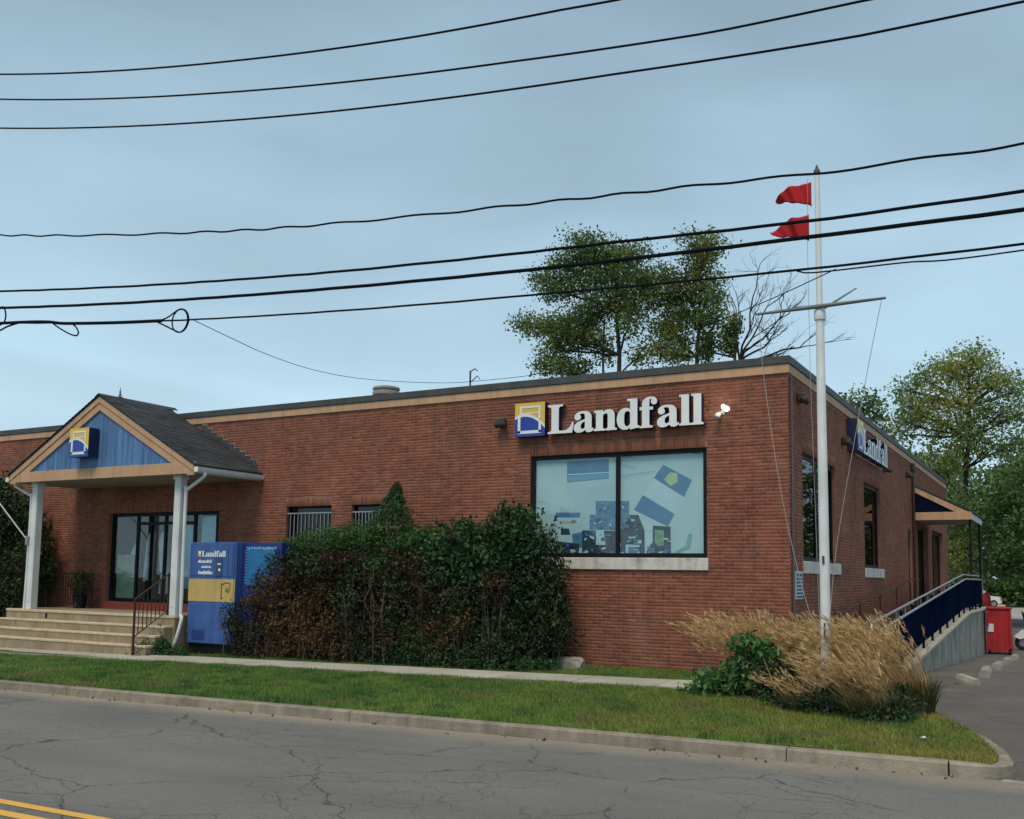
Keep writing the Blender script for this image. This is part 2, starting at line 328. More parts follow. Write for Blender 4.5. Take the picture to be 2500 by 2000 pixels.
def lawn_material(name='lawn_turf', k=1.0, island=0.0):
    m = bpy.data.materials.new(name); m.use_nodes = True; t = m.node_tree; n = t.nodes; l = t.links
    b = n['Principled BSDF']; b.inputs['Roughness'].default_value = 0.75; b.inputs['Specular IOR Level'].default_value = 0.25
    g = n.new('ShaderNodeNewGeometry')
    def noisefac(scale, lo, hi, det=4):
        z = n.new('ShaderNodeTexNoise'); z.inputs['Scale'].default_value = scale; z.inputs['Detail'].default_value = det; l.new(g.outputs['Position'], z.inputs['Vector'])
        r = n.new('ShaderNodeMapRange'); r.inputs[1].default_value = lo; r.inputs[2].default_value = hi; l.new(z.outputs['Fac'], r.inputs[0]); return r.outputs[0]
    def mixc(f, a, c):
        x = n.new('ShaderNodeMix'); x.data_type = 'RGBA'; l.new(f, x.inputs[0])
        if isinstance(a, tuple): x.inputs[6].default_value = (*[q*k for q in a], 1)
        else: l.new(a, x.inputs[6])
        x.inputs[7].default_value = (*[q*k for q in c], 1); return x.outputs[2]
    c1 = mixc(noisefac(0.8, 0.35, 0.65), (0.060, 0.140, 0.026), (0.120, 0.200, 0.040))
    c2 = mixc(noisefac(2.6, 0.50, 0.64), c1, (0.026, 0.085, 0.026))
    # drier, yellower grass towards the street corner and in patches
    sp = n.new('ShaderNodeSeparateXYZ'); l.new(g.outputs['Position'], sp.inputs[0])
    r = n.new('ShaderNodeMapRange'); r.inputs[1].default_value = -5; r.inputs[2].default_value = 3.4; r.inputs[3].default_value = 0.05; r.inputs[4].default_value = 0.8; l.new(sp.outputs['X'], r.inputs[0])
    mu = n.new('ShaderNodeMath'); mu.operation = 'MULTIPLY'; l.new(r.outputs[0], mu.inputs[0]); l.new(noisefac(0.9, 0.32, 0.55), mu.inputs[1])
    c3 = mixc(mu.outputs[0], c2, (0.215, 0.20, 0.045))
    c4 = mixc(noisefac(1.3, 0.57, 0.68, 6), c3, (0.165, 0.14, 0.06))
    out = c4
    if island:
        mr = n.new('ShaderNodeMapRange'); mr.inputs[3].default_value = 1-island; mr.inputs[4].default_value = 1+island; l.new(g.outputs['Random Per Island'], mr.inputs[0])
        vs = n.new('ShaderNodeVectorMath'); vs.operation = 'SCALE'; l.new(out, vs.inputs[0]); l.new(mr.outputs[0], vs.inputs['Scale']); out = vs.outputs[0]
    l.new(out, b.inputs['Base Color']); return m
m_lawn = lawn_material('lawn_turf', 0.75)
m_blade = lawn_material('grass_blades', 1.15, 0.35)

def grid_sheet(name, xs, ys, zf, m, xr=None, kind='structure'):
    V = []; nx = len(xs)
    for y in ys:
        for x in xs:
            X = x if xr is None else (xs[0] + (x-xs[0])*(xr(y)-xs[0])/(xs[-1]-xs[0]))
            V.append((X, y, zf(X, y)))
    F = [(j*nx+i, j*nx+i+1, (j+1)*nx+i+1, (j+1)*nx+i) for j in range(len(ys)-1) for i in range(nx-1)]
    o = link(name, npmesh(name, V, F, m)); o['kind'] = kind; return o
grid_sheet('ground', [-400, -60, 60, 400], [-400, -20.1, 0, 60, 500], lambda x, y: -0.98, m_earth)
xsr = [-90, -60]+[i for i in range(-50, 5, 2)]+[4, 5, 40, 90]
grid_sheet('road', xsr, [-19.7, -16.5, -13.5, -10.5, -7.45], ROAD, m_road)
grid_sheet('opposite_verge', [-90, -60, 4, 90], [-60, -20.0, -19.71], lambda x, y: ROAD(x, -19.7)+0.12, m_lawn)
ysl = [-7.45, -6.6, -6.0, -5, -4, -3, -2, 0, 2, 6, 10, 14, 18, 30, 56]
grid_sheet('parking_lot', [1.0, 2, 4, 10, 40, 90], ysl, lambda x, y: LOT(y), m_lot)
grid_sheet('parking_lot', [-60, -20, 1.0], [27.0, 40, 56], lambda x, y: LOT(y), m_lot)
grid_sheet('far_pavement', [-60, 90], [56, 92], lambda x, y: -0.63, m_lot2)  # flat sheet in a paler grey than the lot before it
grid_sheet('far_verge', [-60, 90], [92, 160], lambda x, y: -0.63, m_lawn)
ysn = list(np.linspace(-7.35, 0.0, 30))
def lawn_z(x, y):
    return G(x, y)+0.018*noise.noise(Vector((x*1.3, y*1.3, 0)))+0.01*noise.noise(Vector((x*5, y*5, 3)))-0.005
grid_sheet('lawn', list(np.linspace(-60, -24, 12))+list(np.linspace(-23, 3.9, 130)), ysn, lawn_z, m_lawn, xr=lambda y: XR(y))

# grass blades over the lawn
def blades(n, seed, tall=1.0):
    r = np.random.default_rng(seed); out = []
    xs = np.where(r.random(n) < 0.8, r.uniform(-13, 3.85, n), r.uniform(-24, -11, n)); ys = r.uniform(-7.34, -0.02, n)
    xr = np.interp(ys, [-7.4, -7.0, -6.6, -5.3, -3.7, -2.6, -2.5], [3.80, 3.86, 3.80, 3.52, 2.88, 2.15, 1.9])
    yf = -2.72+0.05*xs
    k = (xs < xr) & ~((ys > yf+0.02) & (ys < yf+1.07)) & (ys < np.where(xs < -4, -0.9, -0.02)) & ~((xs > 0.2) & (ys > -2.5)) & ~((xs < -14) & (xs > -21) & (ys > -3))
    xs, ys = xs[k], ys[k]; n = len(xs)
    z = 0.012*xs + np.interp(ys, [-7.35, -2.9, -0.2, 0.5], [-0.105, -0.05, -0.005, 0.0])
    z += np.array([0.018*noise.noise(Vector((a*1.3, b*1.3, 0))) for a, b in zip(xs, ys)])-0.01
    tuft = np.array([noise.noise(Vector((a*2.2, b*2.2, 7))) for a, b in zip(xs, ys)])
    h = (0.035+0.03*r.random(n))*(1+0.55*tuft); h[ys < -7.2] *= 1.3; h *= tall
    a = r.uniform(0, 2*PI, n); w = 0.0035+0.003*r.random(n); lean = r.normal(0, 0.022, (n, 2))
    dx, dy = np.cos(a)*w, np.sin(a)*w
    V = np.empty((n, 3, 3)); V[:, 0] = np.stack([xs-dx, ys-dy, z], 1); V[:, 1] = np.stack([xs+dx, ys+dy, z], 1)
    V[:, 2] = np.stack([xs+lean[:, 0]-0.006, ys+lean[:, 1], z+h], 1)
    return V.reshape(-1, 3), np.arange(3*n).reshape(-1, 3)
V, F = blades(330000, 3)
V2, F2 = blades(9000, 4, 2.1)
V, F = np.concatenate([V, V2]), np.concatenate([F, F2+len(V)])
o = link('grass', npmesh('grass', V, F, m_blade)); tag(o, 'short mown green grass, drier and yellower towards the street corner', 'grass', kind='stuff')

# sidewalk: separate slabs with open joints
walk = bpy.data.objects.new('sidewalk', None); COL.objects.link(walk); walk['kind'] = 'structure'; BASE['sidewalk'] = Vector((0,0,0))
x = -32.0
while x < 1.7:
    x1 = min(x+1.52, 1.75); q = []
    for X, dy in ((x, 0), (x1-0.014, 0), (x1-0.014, 1.04), (x, 1.04)):
        y = -2.72+0.05*X+dy; q.append((X, y, G(X, y)+0.028+random.uniform(-.002, .002)))
    mb = MB(); mb.prism([(a, b, c-0.12) for a, b, c in q], (0, 0, 0.12)); mb.build('slab', m_walk, walk); x = x1
mb = MB(); mb.prism([(-32, -4.31, -.5), (1.74, -2.625, -.12), (1.74, -1.605, -.12), (-32, -3.29, -.5)], (0, 0, 0.10)); mb.build('slab_bedding', m_earth, walk)

# kerb: long concrete stones, then the curved return along the driveway
kerb = bpy.data.objects.new('kerb', None); COL.objects.link(kerb); kerb['kind'] = 'structure'; BASE['kerb'] = Vector((0,0,0))
def kerb_piece(path, hs, name='kerb_stone'):
    """path: outer top edge (road side); hs: exposed height at each point"""
    n = len(path); rings = []
    for i, (X, Y, Z) in enumerate(path):
        a = Vector(path[max(i-1, 0)]); b = Vector(path[min(i+1, n-1)]); t = (b-a); t.z = 0; t.normalize(); nn = Vector((-t.y, t.x, 0))
        p = Vector((X, Y, Z)); h = hs[i]
        rings.append([p-nn*0.03+Vector((0,0,-h-0.12)), p-nn*0.012+Vector((0,0,-0.02)), p+nn*0.012, p+nn*0.14, p+nn*0.15+Vector((0,0,-h-0.12))])
    vs = [v for r_ in rings for v in r_]; fs = [(i*5+j, i*5+(j+1)%5, (i+1)*5+(j+1)%5, (i+1)*5+j) for i in range(n-1) for j in range(5)]
    fs += [(0,1,2,3,4), tuple((n-1)*5+j for j in range(5))]
    mb = MB(); mb.add(vs, fs); return mb.build(name, m_kerb, kerb)
def kt(X, Y=-7.5): return (X, Y, G(X, -7.35)+0.005)
js = [-52, -46, -40, -34.5, -28.5, -22.5, -16.4, -10.4, -4.3, 1.78, 3.42]
for a, b in zip(js[:-1], js[1:]):
    kerb_piece([kt(a+0.006), kt((a+b)/2, -7.5+random.uniform(-.015, .015)), kt(b-0.006)], [0.14]*3)
z0 = kt(3.4)[2]
kerb_piece([(3.432, -7.5, z0), (3.66, -7.47, z0-.005), (3.85, -7.36, z0-.01), (3.97, -7.16, z0-.02), (3.98, -6.9, z0-.03)], [.14, .13, .12, .11, .10])
kerb_piece([(3.975, -6.87, z0-.03), (3.87, -6.1, z0-.035), (3.62, -5.25, z0-.03), (3.3, -4.45, z0-.03), (2.95, -3.7, z0-.02), (2.5, -3.0, z0-.02), (2.05, -2.6, z0)], [.08, .07, .06, .05, .05, .05, .05])
# flush concrete lip where the driveway meets the street
mb = MB(); mb.prism([(3.9, -7.62, -.235), (14, -8.1, -.235), (14, -7.95, -.235), (3.93, -7.46, -.235)], (0, 0, .055)); mb.build('driveway_lip', m_kerb, kerb)

# double yellow centre line
m_yl = mat('road_yellow', (0.72, 0.40, 0.07), 0.8, (0.45, 0.28, 0.08), 6, lo=0.5, hi=0.8, bump=0.3)
lines = bpy.data.objects.new('centre_line', None); COL.objects.link(lines); lines['kind'] = 'structure'; BASE['centre_line'] = Vector((0,0,0))
for y0, y1 in ((-13.44, -13.33), (-13.69, -13.58)):
    V = []; xs = np.arange(-60, 30, 3.0)
    for X in xs: V += [(X, y0, ROAD(X, y0)+0.005), (X, y1, ROAD(X, y1)+0.005)]
    F = [(2*i, 2*i+2, 2*i+3, 2*i+1) for i in range(len(xs)-1)]
    link('painted_line', npmesh('painted_line', V, F, m_yl), lines)

# ------------------------------------------------------------------ the brick store
store = thing('brick_store', 'long single storey red brick store with flat roof and tan trim below a dark coping', 'building', (0, 0, 0))
BH = 5.78
FH = [(-19.06, -14.77, 0.90, 3.36), (-12.47, -11.02, 2.25, 3.41), (-10.40, -9.20, 2.25, 3.41), (-5.55, -1.60, 2.17, 4.35)]
SH = [(1.07, 4.22, 2.14, 4.31), (7.70, 10.12, 2.10, 4.31), (15.40, 16.20, 0.95, 3.42), (17.6, 20.4, 0.85, 3.72), (21.6, 25.4, 0.85, 3.72)]
XL, YB = -34.0, 26.7
def wall_boxes(mb, u0, u1, z0, z1, holes, put):
    us = sorted({u0, u1}|{h[0] for h in holes}|{h[1] for h in holes})
    for a, b in zip(us[:-1], us[1:]):
        zs = [z0]
        for h in holes:
            if h[0] <= a and h[1] >= b: zs += [h[2], h[3]]
        zs.append(z1)
        for i in range(0, len(zs), 2): put(mb, a, b, zs[i], zs[i+1])
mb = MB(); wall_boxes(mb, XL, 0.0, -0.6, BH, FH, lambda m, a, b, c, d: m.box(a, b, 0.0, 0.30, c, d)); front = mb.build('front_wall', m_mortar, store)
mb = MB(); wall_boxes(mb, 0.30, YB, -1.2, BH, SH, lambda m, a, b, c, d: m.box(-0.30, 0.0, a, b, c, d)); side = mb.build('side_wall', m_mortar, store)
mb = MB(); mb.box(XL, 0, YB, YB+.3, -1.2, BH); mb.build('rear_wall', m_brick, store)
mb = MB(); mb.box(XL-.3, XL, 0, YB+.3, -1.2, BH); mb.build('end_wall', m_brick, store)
m_roofing = mat('roof_felt', (0.06, 0.06, 0.062), 0.9, (0.09, 0.09, 0.09), 1)
mb = MB(); mb.box(XL, -0.3, 0.3, YB, 5.45, 5.60); mb.build('roof', m_roofing, store)
mb = MB(); mb.box(XL, -0.3, 0.3, YB, 0.60, 0.70); mb.build('floor', m_room, store)

def brick_rects(u0, u1, z0, z1, holes, seed):
    r = random.Random(seed); R = []; i = 0; z = z0
    while z+0.058 <= z1:
        head = (i % 6 == 5); L = 0.0945 if head else 0.2035; off = (0.05 if head else (0.1067 if i % 2 else 0.0)); u = u0-off; zc = z+0.029
        cuts = [(h[0], h[1]) for h in holes if h[2] < zc < h[3]]
        while u < u1:
            a, b = max(u, u0), min(u+L, u1); segs = [(a, b)]
            for c0, c1 in cuts:
                ns = []
                for s0, s1 in segs:
                    if s1 <= c0 or s0 >= c1: ns.append((s0, s1)); continue
                    if s0 < c0-0.02: ns.append((s0, c0-0.002))
                    if s1 > c1+0.02: ns.append((c1+0.002, s1))
                segs = ns
            for s0, s1 in segs:
                if s1-s0 > 0.018: R.append((s0+r.uniform(-.001,.001), s1, z+r.uniform(-.001,.001), z+0.058))
            u += L+0.0105
        z += 0.0677; i += 1
    return R
def soldier(u0, u1, z0, z1):
    R = []; u = u0
    while u+0.057 <= u1+0.01: R.append((u, u+0.057, z0, z1)); u += 0.0677
    return R
def brick_mesh(R, side_):
    R = np.array(R); n = len(R); r = np.random.default_rng(5); d = 0.0025+0.002*r.random(n); c = 0.003
    V = np.empty((n, 8, 3))
    for k, (a, b, e, f) in enumerate(((0,2,0,0),(1,2,0,0),(1,3,0,0),(0,3,0,0))):
        V[:, k, 0] = R[:, a]; V[:, k, 1] = 0.0; V[:, k, 2] = R[:, b]
        V[:, k+4, 0] = R[:, a]+(c if a == 0 else -c); V[:, k+4, 1] = -d; V[:, k+4, 2] = R[:, b]+(c if b == 2 else -c)
    if side_:   # front (u, -d, z) -> side (d, u, z)
        V = np.stack([-V[..., 1], V[..., 0], V[..., 2]], -1)
    base = np.array([(4,5,6,7),(0,1,5,4),(1,2,6,5),(2,3,7,6),(3,0,4,7)])
    F = (np.arange(n)[:, None, None]*8+base).reshape(-1, 4)
    return V.reshape(-1, 3), F
holes = [(a-0.0, b+0.0, c-(0.25 if abs(a+5.55) < .1 else 0.0), d+0.21) for a, b, c, d in FH]
R = brick_rects(XL, 0.0, -0.55, BH-0.10, holes, 1)
for a, b, c, d in FH: R += soldier(a, b, d+0.006, d+0.204)
R.sort(key=lambda q: (q[0]+q[1])/2)
near = [q for q in R if q[0] > -1.55 and 0.35 < q[2] < 3.9]
near = sorted(near, key=lambda q: (abs((q[0]+q[1])/2+0.8)*1.0+abs((q[2])-2.1)*0.85))[:300]
ns = set(near); rest = [q for q in R if q not in ns]
V, F = brick_mesh(rest, False); o = link('brickwork', npmesh('brickwork', V, F, m_brick), front); o['kind'] = 'stuff'
cache = {}
for a, b, c, d in near:
    key = (round(b-a, 2), round(d-c, 2))
    if key not in cache: vv, ff = brick_mesh([(0, key[0], 0, key[1])], False); cache[key] = npmesh('brick', vv, ff, m_brick)
    o = link('brick', cache[key], front); o.location = (a, 0.0, c)
holes = [(a, b, c-(0.25 if a < 11 else 0.0), d+(0.21 if a < 17 else 0)) for a, b, c, d in SH]
R = brick_rects(0.0, YB, -1.0, BH-0.10, holes, 2)
for a, b, c, d in SH[:3]: R += soldier(a, b, d+0.006, d+0.204)
V, F = brick_mesh(R, True); o = link('brickwork', npmesh('brickwork', V, F, m_brick), side); o['kind'] = 'stuff'

# roof edge: tan fascia under dark metal coping, in lengths with joints
def edge_run(name, m, lengths, z0, z1, out, inn):
    mb = MB()
    for a, b in lengths[0]: mb.bev(a, b, -out, inn, z0, z1, 0.006)
    for a, b in lengths[1]: mb.bev(-inn, out, a, b, z0, z1, 0.006)
    return mb
for nm, m, z0, z1, out, inn in (('fascia_board', m_tan, 5.69, 5.865, 0.035, 0.28), ('coping', m_coping, 5.868, 6.02, 0.06, 0.34)):
    a = XL
    while a < out-0.01:
        b = min(a+3.05, out); b = out if out-b < 0.6 else b
        mb = MB(); mb.bev(a, b-0.004, -out, inn, z0, z1, 0.006); mb.build(nm, m, store); a = b
    a = inn+0.004
    while a < YB:
        b = min(a+3.05, YB+.04); mb = MB(); mb.bev(-inn, out, a, b-0.004, z0, z1, 0.006); mb.build(nm, m, store); a = b+0.0001

# windows --------------------------------------------------
def window(parent, face, u0, u1, z0, z1, bars=(), fr=0.055, depth=0.10, glass=None, sill=None, name='window', fd=0.06):
    """face 'f': wall y=0 facing -y; face 's': wall x=0 facing +x"""
    glass = glass or m_glass_dark
    P = (lambda mb, a, b, d0, d1, c, e: mb.box(a, b, d0, d1, c, e)) if face == 'f' else (lambda mb, a, b, d0, d1, c, e: mb.box(-d1, -d0, a, b, c, e))
    mb = MB(); g = 0.001
    P(mb, u0+g, u0+fr, depth, depth+fd, z0+g, z1-g); P(mb, u1-fr, u1-g, depth, depth+fd, z0+g, z1-g)
    P(mb, u0+fr, u1-fr, depth, depth+fd, z1-fr, z1-g); P(mb, u0+fr, u1-fr, depth, depth+fd, z0+g, z0+fr)
    for c in bars: P(mb, c-fr*.45, c+fr*.45, depth-.004, depth+fd, z0+fr, z1-fr)
    w = mb.build(name, m_black, parent)
    e = [u0+fr]+[q for c in bars for q in (c-fr*.45, c+fr*.45)]+[u1-fr]
    for a, b in zip(e[::2], e[1::2]):
        mb = MB(); P(mb, a, b, depth+fd*.4, depth+fd*.4+0.008, z0+fr, z1-fr); mb.build('pane', glass, w)
    if sill:
        mb = MB()
        if face == 'f': mb.bev(u0-sill, u1+.03, -0.05, 0.16, z0-0.245, z0-0.003, 0.008)
        else: mb.bev(-0.16, 0.05, u0-.05, u1+sill, z0-0.245, z0-0.003, 0.008)
        mb.build('sill', m_sill, w)
    return w
window(front, 'f', -5.55, -1.60, 2.17, 4.35, (-3.52,), 0.09, 0.05, m_glass, 0.03)
for a, b in ((-12.47, -11.02), (-10.40, -9.20)): wdw = window(front, 'f', a, b, 2.25, 3.41, (), 0.05, 0.10)
for (a, b) in ((-12.47, -11.02), (-10.40, -9.20)):   # security bars
    mb = MB()
    for i in range(1, 12):
        u = a+(b-a)*i/12; mb.box(u-.009, u+.009, 0.03, 0.048, 2.27, 3.22)
    mb.box(a, b, .026, .05, 3.22, 3.25); mb.build('window_bars', m_steel, front)
window(side, 's', 1.07, 4.22, 2.14, 4.31, (2.6,), 0.09, 0.08, None, 0.25)
window(side, 's', 7.70, 10.12, 2.10, 4.31, (), 0.09, 0.08, None, 0.25)
window(side, 's', 15.40, 16.20, 0.95, 3.42, (), 0.07, 0.08)
window(side, 's', 17.6, 20.4, 0.85, 3.72, (18.9,), 0.10, 0.16, name='side_door')
window(side, 's', 21.6, 25.4, 0.85, 3.72, (23.4,), 0.10, 0.16)
# entrance: storefront frame with sliding doors
ent = window(front, 'f', -19.06, -14.77, 0.90, 3.36, (-18.0, -16.9, -15.78), 0.10, 0.12, m_glass_door, name='entrance_door')
mb = MB(); mb.box(-17.98, -16.92, .11, .20, 3.02, 3.10); mb.box(-16.88, -15.8, .11, .20, 3.02, 3.10)
mb.box(-17.47, -17.43, .10, .2, .95, 3.02); mb.box(-14.98, -14.86, .10, .2, .95, 3.27); mb.build('door_rail', m_black, ent)
mb = MB(); mb.bev(-19.06, -14.9, -0.06, 0.1, 0.70, 0.895, 0.006); mb.build('threshold', mat('red_sill', (0.30, 0.06, 0.04), 0.8), ent)

# things seen behind the entrance glass
m_dimwhite = mat('cloth_white', (0.80, 0.82, 0.80), 0.9, (0.55, 0.60, 0.62), 5)
m_dimgreen = mat('poster_grey_green', (0.45, 0.52, 0.40), 0.9, (0.24, 0.30, 0.24), 2)
m_pblue = mat('poster_blue', (0.30, 0.62, 0.80), 0.8, (0.12, 0.34, 0.52), 1.5)
def poster(label, x0, x1, z0, z1, y, m):
    mb = MB(); mb.box(x0, x1, y, y+.012, z0, z1); o = mb.build('poster', m); tag(o, label, 'poster'); return o
poster('grey green poster behind the left pane of the porch entrance', -18.9, -18.14, 0.95, 2.2, 0.22, m_dimgreen)
poster('pale blue poster in the rightmost pane of the porch entrance', -15.62, -15.08, 1.6, 3.22, 0.22, m_pblue)
poster('narrow blue poster beside the right porch column, behind the glass', -16.75, -15.86, 1.3, 3.0, 0.24, m_pblue)
def jacket(label, x, z, w, h, tilt):
    mb = MB(); P = [(-.5,0),(-.42,.75),(-.2,.95),(0,1),(.2,.95),(.42,.75),(.5,0),(.25,-.03),(0,.02),(-.25,-.03)]
    q = [(x+a*w+tilt*(b-.5), .34+.04*math.sin(9*a+x), z+b*h) for a, b in P]; mb.prism(q, (0, .09, 0)); o = mb.build('hanging_jacket', m_dimwhite); tag(o, label, 'jacket')
jacket('white jacket hanging behind the glass door, leftmost and tallest', -17.75, 1.5, .34, 1.35, .12)
jacket('white jacket hanging behind the glass door, in the middle', -17.2, 1.75, .3, 1.1, -.1)
jacket('white jacket hanging low behind the glass door on the right', -17.1, 1.15, .34, .62, .05)
mb = MB(); mb.prism([(-18.62, .3, 1.95), (-18.12, .3, 1.9), (-18.10, .3, 2.85)], (0, .03, 0)); o = mb.build('sailcloth_triangle', m_dimwhite); tag(o, 'white triangular sail shape behind the left entrance pane', 'sail')

